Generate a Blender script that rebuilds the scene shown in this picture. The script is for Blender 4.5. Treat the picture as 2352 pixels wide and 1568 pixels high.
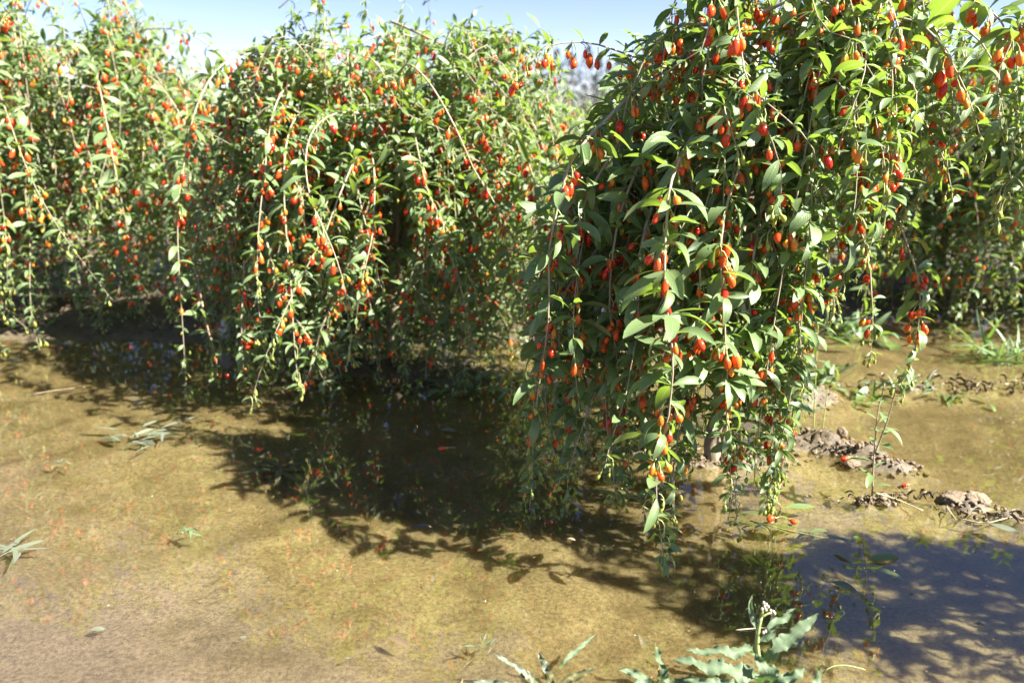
import bpy, math, random, time
T_START = time.time()
import numpy as np
from mathutils import Vector, Matrix

for o in list(bpy.data.objects):
    bpy.data.objects.remove(o)
SC = bpy.context.scene
COL = SC.collection
RNG = np.random.default_rng(11)
random.seed(11)

# ------------------------------------------------------------------ camera
PITCH = math.radians(16.2)
LENS = 28.0
cam_d = bpy.data.cameras.new('camera')
cam_d.lens = LENS
cam_d.sensor_width = 36.0
cam_d.clip_start = 0.02
cam_d.clip_end = 2000
cam_d.dof.use_dof = True
cam_d.dof.focus_distance = 1.80
cam_d.dof.aperture_fstop = 2.6
cam = bpy.data.objects.new('camera', cam_d)
cam.location = (0, 0, 1.0)
cam.rotation_euler = (math.pi / 2 - PITCH, 0, 0)
COL.objects.link(cam)
SC.camera = cam

# ------------------------------------------------------------------ sky, sun, exposure
SUN_DIR = Vector((0.69, -0.225, 0.69)).normalized()      # towards the sun
world = bpy.data.worlds.new('World')
SC.world = world
world.use_nodes = True
wn = world.node_tree
wn.nodes.clear()
w_out = wn.nodes.new('ShaderNodeOutputWorld')
w_bg = wn.nodes.new('ShaderNodeBackground')
w_sky = wn.nodes.new('ShaderNodeTexSky')
w_sky.sky_type = 'NISHITA'
w_sky.sun_disc = False
w_sky.sun_elevation = math.asin(SUN_DIR.z)
w_sky.sun_rotation = math.atan2(SUN_DIR.x, SUN_DIR.y)
w_sky.altitude = 2600
w_sky.air_density = 1.0
w_sky.dust_density = 0.2
w_sky.ozone_density = 1.6
w_bg.inputs['Strength'].default_value = 0.05
w_tint = wn.nodes.new('ShaderNodeMix')          # white balance of the whole sky, the same everywhere
w_tint.data_type = 'RGBA'
w_tint.blend_type = 'MULTIPLY'
w_tint.inputs[0].default_value = 1.0
w_tint.inputs[7].default_value = (0.87, 0.775, 0.90, 1.0)
wn.links.new(w_sky.outputs[0], w_tint.inputs[6])
wn.links.new(w_tint.outputs[2], w_bg.inputs[0])
wn.links.new(w_bg.outputs[0], w_out.inputs[0])

sun_d = bpy.data.lights.new('sun', 'SUN')
sun_d.energy = 5.0
sun_d.angle = math.radians(0.53)
sun_d.color = (1.0, 0.95, 0.86)
sun = bpy.data.objects.new('sun', sun_d)
sun.rotation_euler = SUN_DIR.to_track_quat('Z', 'Y').to_euler()
sun.location = SUN_DIR * 30
COL.objects.link(sun)

SC.view_settings.view_transform = 'Standard'
SC.view_settings.look = 'None'
SC.view_settings.exposure = 2.3
SC.view_settings.gamma = 1.0
SC.view_settings.use_curve_mapping = False
SC.render.engine = 'CYCLES'
SC.cycles.use_denoising = True
SC.cycles.max_bounces = 6
SC.cycles.diffuse_bounces = 2
SC.cycles.glossy_bounces = 2
SC.cycles.transmission_bounces = 6
SC.cycles.transparent_max_bounces = 6
SC.cycles.sample_clamp_indirect = 6.0
SC.cycles.caustics_reflective = False
SC.cycles.caustics_refractive = False

# ------------------------------------------------------------------ where a point of the photograph lies in the place
K = 36.0 / 2352.0 / LENS
FWD = np.array([0, math.cos(PITCH), -math.sin(PITCH)])
UPV = np.array([0, math.sin(PITCH), math.cos(PITCH)])
CAMP = np.array([0, 0, 1.0])

def ray(px, py):
    return FWD + np.array([1, 0, 0]) * (px - 1176) * K - UPV * (py - 784) * K

def at(px, py, Y):
    r = ray(px, py)
    return CAMP + r * (Y / r[1])

def gnd(px, py, z=0.0):
    r = ray(px, py)
    return CAMP + r * ((z - 1.0) / r[2])

def project(P):
    d = P - CAMP
    zc = d @ FWD
    zc = np.where(zc < 0.05, 0.05, zc)
    return 512 + d[:, 0] / zc / K * 1024 / 2352, 341 - (d @ UPV) / zc / K * 1024 / 2352, zc

# ------------------------------------------------------------------ node helpers and materials
def newmat(name):
    m = bpy.data.materials.new(name)
    m.use_nodes = True
    nt = m.node_tree
    nt.nodes.clear()
    out = nt.nodes.new('ShaderNodeOutputMaterial')
    return m, nt, out

def N(nt, typ, **kw):
    n = nt.nodes.new(typ)
    for k, v in kw.items():
        if k.startswith('i_'):
            n.inputs[k[2:].replace('_', ' ')].default_value = v
        else:
            setattr(n, k, v)
    return n

def L(nt, a, b):
    nt.links.new(a, b)

def math_n(nt, op, a, b=None, c=None, clamp=False):
    n = nt.nodes.new('ShaderNodeMath')
    n.operation = op
    n.use_clamp = clamp
    for i, v in enumerate((a, b, c)):
        if v is None:
            continue
        if isinstance(v, (int, float)):
            n.inputs[i].default_value = v
        else:
            nt.links.new(v, n.inputs[i])
    return n.outputs[0]

def ramp(nt, fac, stops, interp='LINEAR'):
    n = nt.nodes.new('ShaderNodeValToRGB')
    n.color_ramp.interpolation = interp
    el = n.color_ramp.elements
    while len(el) < len(stops):
        el.new(0.5)
    for e, (p, c) in zip(el, stops):
        e.position = p
        e.color = (*c, 1.0)
    nt.links.new(fac, n.inputs[0])
    return n.outputs[0]

def mixc(nt, fac, a, b, mode='MIX'):
    n = nt.nodes.new('ShaderNodeMix')
    n.data_type = 'RGBA'
    n.blend_type = mode
    for s, v in ((0, fac), (6, a), (7, b)):
        if isinstance(v, (int, float)):
            n.inputs[s].default_value = v
        elif isinstance(v, tuple):
            n.inputs[s].default_value = (*v, 1.0)
        else:
            nt.links.new(v, n.inputs[s])
    return n.outputs[2]

def rand_value(nt):
    g = nt.nodes.new('ShaderNodeNewGeometry')
    o = nt.nodes.new('ShaderNodeObjectInfo')
    s = math_n(nt, 'ADD', g.outputs['Random Per Island'], o.outputs['Random'])
    return math_n(nt, 'FRACT', s), g

def leaf_material(name, stops, trans, under, rough=0.42, tmix=0.3, sheen=0.25, vein=(0.30, 0.36, 0.16), spec=0.9):
    m, nt, out = newmat(name)
    rnd, geo = rand_value(nt)
    col = ramp(nt, rnd, stops)
    uv = N(nt, 'ShaderNodeUVMap', uv_map='UVMap')
    sep = N(nt, 'ShaderNodeSeparateXYZ')
    L(nt, uv.outputs[0], sep.inputs[0])
    across = math_n(nt, 'ABSOLUTE', math_n(nt, 'SUBTRACT', sep.outputs[0], 0.5))
    mid = math_n(nt, 'SUBTRACT', 1.0, math_n(nt, 'MULTIPLY', across, 11.0), clamp=True)
    tex = N(nt, 'ShaderNodeTexNoise', i_Scale=180.0, i_Detail=3.0)
    tc = N(nt, 'ShaderNodeTexCoord')
    L(nt, tc.outputs['Object'], tex.inputs['Vector'])
    mott = math_n(nt, 'MULTIPLY_ADD', tex.outputs[0], 0.6, 0.7)
    hs = N(nt, 'ShaderNodeHueSaturation')
    L(nt, col, hs.inputs['Color'])
    L(nt, mott, hs.inputs['Value'])
    c2 = mixc(nt, math_n(nt, 'MULTIPLY', mid, 0.55), hs.outputs[0], vein)
    c3 = mixc(nt, geo.outputs['Backfacing'], c2, under)
    # side veins running out from the midrib
    wv = math_n(nt, 'SINE', math_n(nt, 'MULTIPLY', math_n(nt, 'SUBTRACT', sep.outputs[1], math_n(nt, 'MULTIPLY', across, 0.55)), 70.0))
    hgt = math_n(nt, 'ADD', math_n(nt, 'MULTIPLY', wv, 0.25), math_n(nt, 'ADD', math_n(nt, 'MULTIPLY', mid, -1.2), math_n(nt, 'MULTIPLY', tex.outputs[0], 1.2)))
    bmp = N(nt, 'ShaderNodeBump', i_Strength=0.30, i_Distance=0.0012)
    L(nt, hgt, bmp.inputs['Height'])
    pb = N(nt, 'ShaderNodeBsdfPrincipled', i_Roughness=rough)
    pb.inputs['Specular IOR Level'].default_value = spec
    pb.inputs['Sheen Weight'].default_value = sheen
    pb.inputs['Sheen Roughness'].default_value = 0.5
    L(nt, c3, pb.inputs['Base Color'])
    L(nt, bmp.outputs[0], pb.inputs['Normal'])
    tr = N(nt, 'ShaderNodeBsdfTranslucent')
    tcol = mixc(nt, rnd, trans, tuple(x * 0.72 for x in trans))
    L(nt, mixc(nt, math_n(nt, 'MULTIPLY', mid, 0.5), tcol, (0.5, 0.6, 0.15)), tr.inputs['Color'])
    mx = N(nt, 'ShaderNodeMixShader')
    mx.inputs[0].default_value = tmix
    L(nt, pb.outputs[0], mx.inputs[1])
    L(nt, tr.outputs[0], mx.inputs[2])
    L(nt, mx.outputs[0], out.inputs[0])
    return m

def berry_material(name, stops, rough=0.22, tmix=0.18):
    m, nt, out = newmat(name)
    rnd, geo = rand_value(nt)
    col = ramp(nt, rnd, stops)
    tc = N(nt, 'ShaderNodeTexCoord')
    tex = N(nt, 'ShaderNodeTexNoise', i_Scale=90.0, i_Detail=2.0)
    L(nt, tc.outputs['Object'], tex.inputs['Vector'])
    hs = N(nt, 'ShaderNodeHueSaturation')
    L(nt, col, hs.inputs['Color'])
    L(nt, math_n(nt, 'MULTIPLY_ADD', tex.outputs[0], 0.5, 0.75), hs.inputs['Value'])
    bmp = N(nt, 'ShaderNodeBump', i_Strength=0.22, i_Distance=0.003)
    L(nt, tex.outputs[0], bmp.inputs['Height'])
    pb = N(nt, 'ShaderNodeBsdfPrincipled', i_Roughness=rough)
    pb.inputs['Specular IOR Level'].default_value = 0.5
    L(nt, hs.outputs[0], pb.inputs['Base Color'])
    L(nt, bmp.outputs[0], pb.inputs['Normal'])
    tr = N(nt, 'ShaderNodeBsdfTranslucent')
    L(nt, hs.outputs[0], tr.inputs['Color'])
    mx = N(nt, 'ShaderNodeMixShader')
    mx.inputs[0].default_value = tmix
    L(nt, pb.outputs[0], mx.inputs[1])
    L(nt, tr.outputs[0], mx.inputs[2])
    L(nt, mx.outputs[0], out.inputs[0])
    return m

def plain_material(name, a, b, scale=40.0, rough=0.7, bump=0.3, dist=0.003, stretch=(1, 1, 1), spec=0.3):
    m, nt, out = newmat(name)
    tc = N(nt, 'ShaderNodeTexCoord')
    mp = N(nt, 'ShaderNodeMapping')
    mp.inputs['Scale'].default_value = stretch
    L(nt, tc.outputs['Object'], mp.inputs[0])
    tex = N(nt, 'ShaderNodeTexNoise', i_Scale=scale, i_Detail=5.0, i_Roughness=0.6)
    L(nt, mp.outputs[0], tex.inputs['Vector'])
    rnd, geo = rand_value(nt)
    f = math_n(nt, 'ADD', math_n(nt, 'MULTIPLY_ADD', tex.outputs[0], 1.8, -0.4), math_n(nt, 'MULTIPLY_ADD', rnd, 0.3, -0.15), clamp=True)
    c = mixc(nt, f, a, b)
    bmp = N(nt, 'ShaderNodeBump', i_Strength=bump, i_Distance=dist)
    L(nt, tex.outputs[0], bmp.inputs['Height'])
    pb = N(nt, 'ShaderNodeBsdfPrincipled', i_Roughness=rough)
    pb.inputs['Specular IOR Level'].default_value = spec
    L(nt, c, pb.inputs['Base Color'])
    L(nt, bmp.outputs[0], pb.inputs['Normal'])
    L(nt, pb.outputs[0], out.inputs[0])
    return m

M_LEAF = leaf_material('leaf_green', [(0.0, (0.062, 0.112, 0.046)), (0.45, (0.130, 0.195, 0.088)), (0.8, (0.20, 0.262, 0.125)), (0.965, (0.26, 0.29, 0.10)), (0.985, (0.36, 0.31, 0.07))],
                       (0.36, 0.56, 0.05), (0.15, 0.22, 0.085), rough=0.42, tmix=0.33, sheen=0.05, spec=0.6)
M_RED = berry_material('ripe_berry', [(0.0, (0.60, 0.025, 0.012)), (0.35, (0.80, 0.075, 0.014)), (0.8, (0.86, 0.12, 0.018)), (1.0, (0.88, 0.22, 0.03))])
M_ORANGE = berry_material('turning_berry', [(0.0, (0.85, 0.17, 0.02)), (1.0, (0.80, 0.32, 0.03))])
M_GREENB = berry_material('unripe_berry', [(0.0, (0.26, 0.34, 0.06)), (1.0, (0.50, 0.46, 0.08))], rough=0.35)
M_STALK = plain_material('stalk_green', (0.25, 0.33, 0.09), (0.42, 0.44, 0.18), rough=0.5)
M_TWIG = plain_material('twig_bark', (0.22, 0.18, 0.115), (0.42, 0.36, 0.26), scale=60, stretch=(1, 1, 0.25), rough=0.65)
M_BARK = plain_material('trunk_bark', (0.16, 0.12, 0.08), (0.36, 0.29, 0.20), scale=35, stretch=(1, 1, 0.2), rough=0.85, bump=0.7, dist=0.006)
M_STAKE = plain_material('stake_wood', (0.48, 0.36, 0.21), (0.62, 0.49, 0.31), scale=30, stretch=(1, 1, 0.06), rough=0.6)
M_WEED = leaf_material('weed_leaf', [(0.0, (0.065, 0.115, 0.055)), (1.0, (0.11, 0.165, 0.08))], (0.22, 0.40, 0.06), (0.12, 0.17, 0.09), rough=0.6, tmix=0.25, vein=(0.22, 0.28, 0.15), sheen=0.1, spec=0.4)
M_GRASS = leaf_material('tuft_leaf', [(0.0, (0.05, 0.11, 0.03)), (1.0, (0.16, 0.24, 0.07))], (0.26, 0.46, 0.05), (0.12, 0.20, 0.07), rough=0.5, tmix=0.3)
M_PALE = leaf_material('withered_leaf', [(0.0, (0.06, 0.085, 0.04)), (1.0, (0.13, 0.145, 0.08))], (0.2, 0.22, 0.09), (0.10, 0.12, 0.065), rough=0.6, tmix=0.2)
M_DEAD = plain_material('dead_leaf', (0.05, 0.035, 0.02), (0.20, 0.14, 0.075), scale=50, rough=0.5, spec=0.5)
M_STRAW = plain_material('straw', (0.48, 0.40, 0.24), (0.68, 0.60, 0.40), scale=60, rough=0.6)
M_PURPLE = plain_material('purple_petal', (0.28, 0.12, 0.42), (0.50, 0.30, 0.62), scale=60, rough=0.5)
M_BUD = plain_material('bud_head', (0.42, 0.34, 0.28), (0.62, 0.52, 0.44), scale=200, rough=0.7)

# ------------------------------------------------------------------ templates (leaf, berry) and mesh building
def mesh_from(name, V, loops, totals, uvs, fmat, mats):
    me = bpy.data.meshes.new(name)
    V = np.asarray(V, dtype=np.float32)
    me.vertices.add(len(V))
    me.vertices.foreach_set('co', V.ravel())
    me.loops.add(len(loops))
    me.loops.foreach_set('vertex_index', np.asarray(loops, dtype=np.int32))
    totals = np.asarray(totals, dtype=np.int32)
    starts = np.concatenate(([0], np.cumsum(totals)[:-1])).astype(np.int32)
    me.polygons.add(len(totals))
    me.polygons.foreach_set('loop_start', starts)
    me.polygons.foreach_set('loop_total', totals)
    me.polygons.foreach_set('use_smooth', np.ones(len(totals), dtype=bool))
    for m in mats:
        me.materials.append(m)
    me.polygons.foreach_set('material_index', np.asarray(fmat, dtype=np.int32))
    ul = me.uv_layers.new(name='UVMap')
    ul.data.foreach_set('uv', np.asarray(uvs, dtype=np.float32).ravel())
    me.update(calc_edges=True)
    return me

class Template:
    def __init__(self, name, V, F, fmat, mats, UV=None):
        self.name = name
        self.V = np.asarray(V, dtype=float)
        self.loops = np.array([i for f in F for i in f], dtype=np.int32)
        self.totals = np.array([len(f) for f in F], dtype=np.int32)
        uv = np.zeros((len(self.V), 2)) if UV is None else np.asarray(UV, dtype=float)
        self.uv = uv[self.loops]
        self.fmat = np.asarray(fmat, dtype=np.int32)
        self.mats = mats
        self._me = None
    def mesh(self):
        if self._me is None:
            self._me = mesh_from(self.name, self.V, self.loops, self.totals, self.uv, self.fmat, self.mats)
        return self._me

def strip_leaf(center, side, nrm, halfw, fold, cols=3):
    """A blade swept along center points; returns V, F, UV."""
    n = len(center)
    us = np.linspace(-1, 1, cols)
    V, UV, F = [], [], []
    for i in range(n):
        for u in us:
            V.append(center[i] + side[i] * (u * halfw[i] * math.cos(fold)) + nrm[i] * (abs(u) ** 1.5 * halfw[i] * math.sin(fold)))
            UV.append((0.5 + 0.5 * u, i / (n - 1)))
    for i in range(n - 1):
        for j in range(cols - 1):
            a = i * cols + j
            F.append((a, a + cols, a + cols + 1, a + 1)[::-1])
    return V, F, UV

def leaf_template(rows, bend, fold, twist, wmax, pet=0.10, wob=0.0, mats=None, shape=0.85):
    t = np.linspace(0, 1, rows + 1) ** 0.9
    u = np.clip((t - pet) / (1 - pet), 0, 1)
    w = wmax * np.sin(np.pi * u ** shape) ** 0.66 + 0.012 * (t <= pet + 0.02)
    w[-1] = 0.006
    ang = -bend * t ** 1.15 + wob * np.sin(t * 6)
    ds = np.diff(t, prepend=0)
    cx = np.cumsum(np.cos(ang) * ds)
    cz = np.cumsum(np.sin(ang) * ds)
    C, S, Nn = [], [], []
    for i in range(len(t)):
        nz = np.array([-math.sin(ang[i]), 0, math.cos(ang[i])])
        yy = np.array([0, 1.0, 0])
        a = twist * t[i]
        C.append(np.array([cx[i], 0, cz[i]]))
        S.append(yy * math.cos(a) + nz * math.sin(a))
        Nn.append(nz * math.cos(a) - yy * math.sin(a))
    V, F, UV = strip_leaf(C, S, Nn, w, fold)
    return Template('leaf', V, F, [0] * len(F), mats or [M_LEAF], UV)

def make_leaf_set(rows, n, seed):
    r = random.Random(seed)
    out = []
    for i in range(n):
        out.append(leaf_template(rows, r.choice([r.uniform(0.2, 0.8), r.uniform(0.6, 1.3), r.uniform(1.1, 2.0)]), r.uniform(0.05, 0.6),
                                 r.uniform(-0.7, 0.7), r.uniform(0.125, 0.176), pet=r.uniform(0.07, 0.14), wob=r.uniform(-0.08, 0.08), shape=r.uniform(0.75, 0.95)))
    return out

LEAF_HI = make_leaf_set(8, 24, 1)
LEAF_MID = make_leaf_set(5, 24, 1)        # the same leaves with fewer faces, for the mass behind
LEAF_LO = make_leaf_set(4, 24, 1)
LEAF_THREE = make_leaf_set(3, 24, 1)
LEAF_FAR = make_leaf_set(2, 24, 1)

def tube_geo(P, R, sides=6, cap=True):
    P = np.asarray(P, dtype=float)
    R = np.asarray(R, dtype=float)
    n = len(P)
    T = np.gradient(P, axis=0)
    T /= np.linalg.norm(T, axis=1)[:, None] + 1e-9
    ch = P[-1] - P[0]
    m_ = P[n // 2] - P[0]
    ref = np.cross(ch, m_)
    if np.linalg.norm(ref) < 1e-3 * (np.linalg.norm(ch) ** 2 + 1e-9):
        ref = np.cross(ch, np.array([0.31, 0.95, 0.05]))
        if np.linalg.norm(ref) < 1e-6:
            ref = np.array([1.0, 0, 0])
    ref = ref / (np.linalg.norm(ref) + 1e-12)
    b = np.cross(T, ref)
    b /= np.linalg.norm(b, axis=1)[:, None] + 1e-9
    a = np.cross(b, T)
    th = 2 * np.pi * np.arange(sides) / sides
    V = P[:, None, :] + (a[:, None, :] * np.cos(th)[None, :, None] + b[:, None, :] * np.sin(th)[None, :, None]) * R[:, None, None]
    V = list(V.reshape(-1, 3))
    F = []
    for i in range(n - 1):
        for k in range(sides):
            k2 = (k + 1) % sides
            F.append((i * sides + k, i * sides + k2, (i + 1) * sides + k2, (i + 1) * sides + k))
    if cap:
        F.append(tuple(range(sides))[::-1])
        F.append(tuple((n - 1) * sides + k for k in range(sides)))
    return V, F

BERRY_MATS = [M_RED, M_ORANGE, M_GREENB, M_STALK]
def lathe(V, F, fm, top, prof, sides, lump, bend, mat):
    base = len(V)
    for t, rr, zz in prof:
        for k in range(sides):
            th = 2 * math.pi * (k + 0.3) / sides
            q = rr * (1 + lump * math.sin(k * 2.6 + 1))
            V.append(top + np.array([q * math.cos(th) + bend[0] * math.sin(t * 3), q * math.sin(th) + bend[1] * math.sin(t * 3), zz]))
    for i in range(len(prof) - 1):
        for k in range(sides):
            k2 = (k + 1) % sides
            F.append((base + i * sides + k, base + (i + 1) * sides + k, base + (i + 1) * sides + k2, base + i * sides + k2))
            fm.append(mat)

def berry_template(level, body, length, rad, ped, out, bend):
    top = np.array([out * 1.05, 0, -ped])
    V, F, fm = [], [], []
    if level < 2:
        P = [(0, 0, 0), (out, 0, -ped * 0.5), (out * 1.05, 0, -ped)]
        if level == 0:
            P = [(0, 0, 0), (out * 0.5, 0, -ped * 0.12), (out, 0, -ped * 0.55), (out * 1.05, 0, -ped)]
        V, F = tube_geo(P, [0.0012] * (len(P) - 1) + [0.0018], 4 if level == 0 else 3, cap=False)
        fm = [3] * len(F)
    sides = (9, 5, 4)[level]
    if level == 0:
        lathe(V, F, fm, top, [(0, 0.0016, 0.002), (0, rad * 0.52, -0.003), (0, rad * 0.60, -0.0068)], sides, 0.08, (0, 0), 3)
        prof = [(0.0, 0.30), (0.10, 0.68), (0.30, 0.95), (0.55, 1.0), (0.80, 0.84), (0.94, 0.48), (1.0, 0.06)]
    elif level == 1:
        prof = [(0.0, 0.25), (0.25, 0.92), (0.68, 0.98), (1.0, 0.15)]
    else:
        prof = [(0.0, 0.2), (0.5, 1.12), (1.0, 0.15)]
    lathe(V, F, fm, top, [(t, rr * rad, -0.003 - t * length) for t, rr in prof], sides, 0.06 if level == 0 else 0.0, bend, body)
    return Template('berry', V, F, fm, BERRY_MATS)

def make_berries(level, seed):
    r = random.Random(seed)
    def one(body, ln, rd):
        return berry_template(level, body, r.uniform(*ln), r.uniform(*rd), r.uniform(0.017, 0.029), r.uniform(0.006, 0.014), (r.uniform(-0.003, 0.003), r.uniform(-0.003, 0.003)))
    red = [one(0, (0.021, 0.033), (0.0070, 0.0092)) for i in range(8)]
    org = [one(1, (0.019, 0.027), (0.0058, 0.0076)) for i in range(3)]
    grn = [one(2, (0.014, 0.021), (0.0038, 0.0054)) for i in range(4)]
    return red, org, grn

BERRY_HI = make_berries(0, 5)
BERRY_LO = make_berries(1, 5)
BERRY_FAR = make_berries(2, 5)

def join_instances(name, temps, tid, mats4):
    """Real geometry of many template copies in one mesh (for what is past the limits)."""
    Vs, Ls, Ts, Us, Fm = [], [], [], [], []
    off = 0
    for k, t in enumerate(temps):
        M = mats4[tid == k]
        n = len(M)
        if n == 0:
            continue
        v = np.einsum('nij,vj->nvi', M[:, :3, :3], t.V) + M[:, None, :3, 3]
        nv = len(t.V)
        Vs.append(v.reshape(-1, 3))
        Ls.append((t.loops[None, :] + (np.arange(n) * nv)[:, None] + off).ravel())
        Ts.append(np.tile(t.totals, n))
        Us.append(np.tile(t.uv, (n, 1)))
        Fm.append(np.tile(t.fmat, n))
        off += n * nv
    if not Vs:
        return None
    return mesh_from(name, np.concatenate(Vs), np.concatenate(Ls), np.concatenate(Ts), np.concatenate(Us), np.concatenate(Fm), temps[0].mats)

def link(name, me, parent=None):
    o = bpy.data.objects.new(name, me)
    COL.objects.link(o)
    if parent is not None:
        o.parent = parent
    return o

def tag(o, label=None, cat=None, group=None, kind=None):
    for k, v in (('label', label), ('category', cat), ('group', group), ('kind', kind)):
        if v:
            o[k] = v
    return o

def empty(name, loc):
    o = bpy.data.objects.new(name, None)
    o.location = loc
    o.empty_display_size = 0.05
    COL.objects.link(o)
    return o

def simple_mesh(name, V, F, mats, fm=None, UV=None):
    t = Template(name, V, F, fm if fm is not None else [0] * len(F), mats, UV)
    return t.mesh()

def part_tube(name, P, R, mat, parent=None, origin=(0, 0, 0), sides=7):
    V, F = tube_geo(np.asarray(P) - np.asarray(origin), R, sides)
    return link(name, simple_mesh(name, V, F, [mat]), parent)

# ------------------------------------------------------------------ ground: one sheet to the horizon
def value_noise(x, y, seed):
    xi, yi = np.floor(x).astype(np.int64), np.floor(y).astype(np.int64)
    fx, fy = x - xi, y - yi
    fx, fy = fx * fx * (3 - 2 * fx), fy * fy * (3 - 2 * fy)
    def h(a, b):
        n = (a * 374761393 + b * 668265263 + seed * 1442695041) & 0x7fffffff
        n = ((n ^ (n >> 13)) * 1274126177) & 0x7fffffff
        return ((n ^ (n >> 16)) & 0xffff) / 65535.0
    a, b, c, d = h(xi, yi), h(xi + 1, yi), h(xi, yi + 1), h(xi + 1, yi + 1)
    return (a * (1 - fx) + b * fx) * (1 - fy) + (c * (1 - fx) + d * fx) * fy - 0.5

MOUNDS = []   # x, y, sx, sy, height, clumpiness
def mound(px, py, sx, sy, h, cl=0.3):
    p = gnd(px, py)
    MOUNDS.append((p[0], p[1], sx, sy, h, cl))
mound(1885, 1015, 0.13, 0.07, 0.062, 0.8)
mound(1985, 1045, 0.10, 0.05, 0.045, 0.7)
mound(2060, 1075, 0.10, 0.05, 0.050, 0.7)
mound(1660, 1060, 0.22, 0.07, 0.046, 0.6)
mound(1850, 915, 0.16, 0.10, 0.056, 0.5)
mound(2100, 890, 0.30, 0.07, 0.046, 0.6)
mound(1480, 1030, 0.12, 0.05, 0.040, 0.5)
mound(2010, 1150, 0.08, 0.03, 0.034, 0.8)
mound(2215, 1165, 0.12, 0.035, 0.036, 0.8)
mound(2340, 1190, 0.12, 0.04, 0.038, 0.8)
mound(900, 850, 0.50, 0.22, 0.048, 0.4)
mound(600, 730, 0.35, 0.20, 0.050, 0.4)
mound(2250, 700, 0.9, 0.16, 0.035, 0.8)
mound(250, 722, 1.2, 0.45, 0.085, 0.4)
mound(900, 745, 1.4, 0.30, 0.060, 0.4)

def height(x, y):
    x = np.asarray(x, dtype=float)
    y = np.asarray(y, dtype=float)
    z = -0.036 + 0.016 * value_noise(x * 1.3 + 7, y * 1.3, 1) + 0.026 * value_noise(x * 3.1, y * 3.9 + 3, 2)
    z += 0.014 * value_noise(x * 7.5, y * 9, 3) + 0.005 * value_noise(x * 17, y * 21, 4) + 0.0012 * value_noise(x * 45, y * 50, 5)
    rid = 1 - np.abs(value_noise(x * 2.2 + 5, y * 3.0, 8)) * 8
    z += 0.008 * np.clip(rid, 0, 1)
    near_left = np.clip((-0.15 - x) / 0.5, 0, 1) * np.clip((1.75 - y) / 0.5, 0, 1)
    z = z + 0.016 * near_left
    for mx, my, sx, sy, h, cl in MOUNDS:
        g = np.exp(-(((x - mx) / sx) ** 2 + ((y - my) / sy) ** 2))
        c = value_noise(x * 34, y * 40, 11) * 0.55 + value_noise(x * 72, y * 72, 12) * 0.6 + value_noise(x * 14, y * 16, 13) * 0.7
        z = z + h * g * (1 + cl * c * 1.3)
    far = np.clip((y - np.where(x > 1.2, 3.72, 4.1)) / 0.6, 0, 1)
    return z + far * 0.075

def spaced(lo, hi, step, far, grow=1.22):
    core = list(np.arange(lo, hi + step / 2, step))
    s, v = step, core[-1]
    up = []
    while v < far:
        s *= grow
        v += s
        up.append(v)
    s, v = step, core[0]
    dn = []
    while v > -far:
        s *= grow
        v -= s
        dn.append(v)
    return np.array(dn[::-1] + core + up)
gx = spaced(-1.9, 2.0, 0.012, 900)
gy = spaced(1.0, 3.6, 0.0115, 900)
GX, GY = np.meshgrid(gx, gy)
GZ = height(GX, GY)
nx, ny = len(gx), len(gy)
ii = np.arange(nx * ny).reshape(ny, nx)
quads = np.stack([ii[:-1, :-1], ii[:-1, 1:], ii[1:, 1:], ii[1:, :-1]], axis=-1).reshape(-1, 4)
gv = np.stack([GX.ravel(), GY.ravel(), GZ.ravel()], axis=1)

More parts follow.
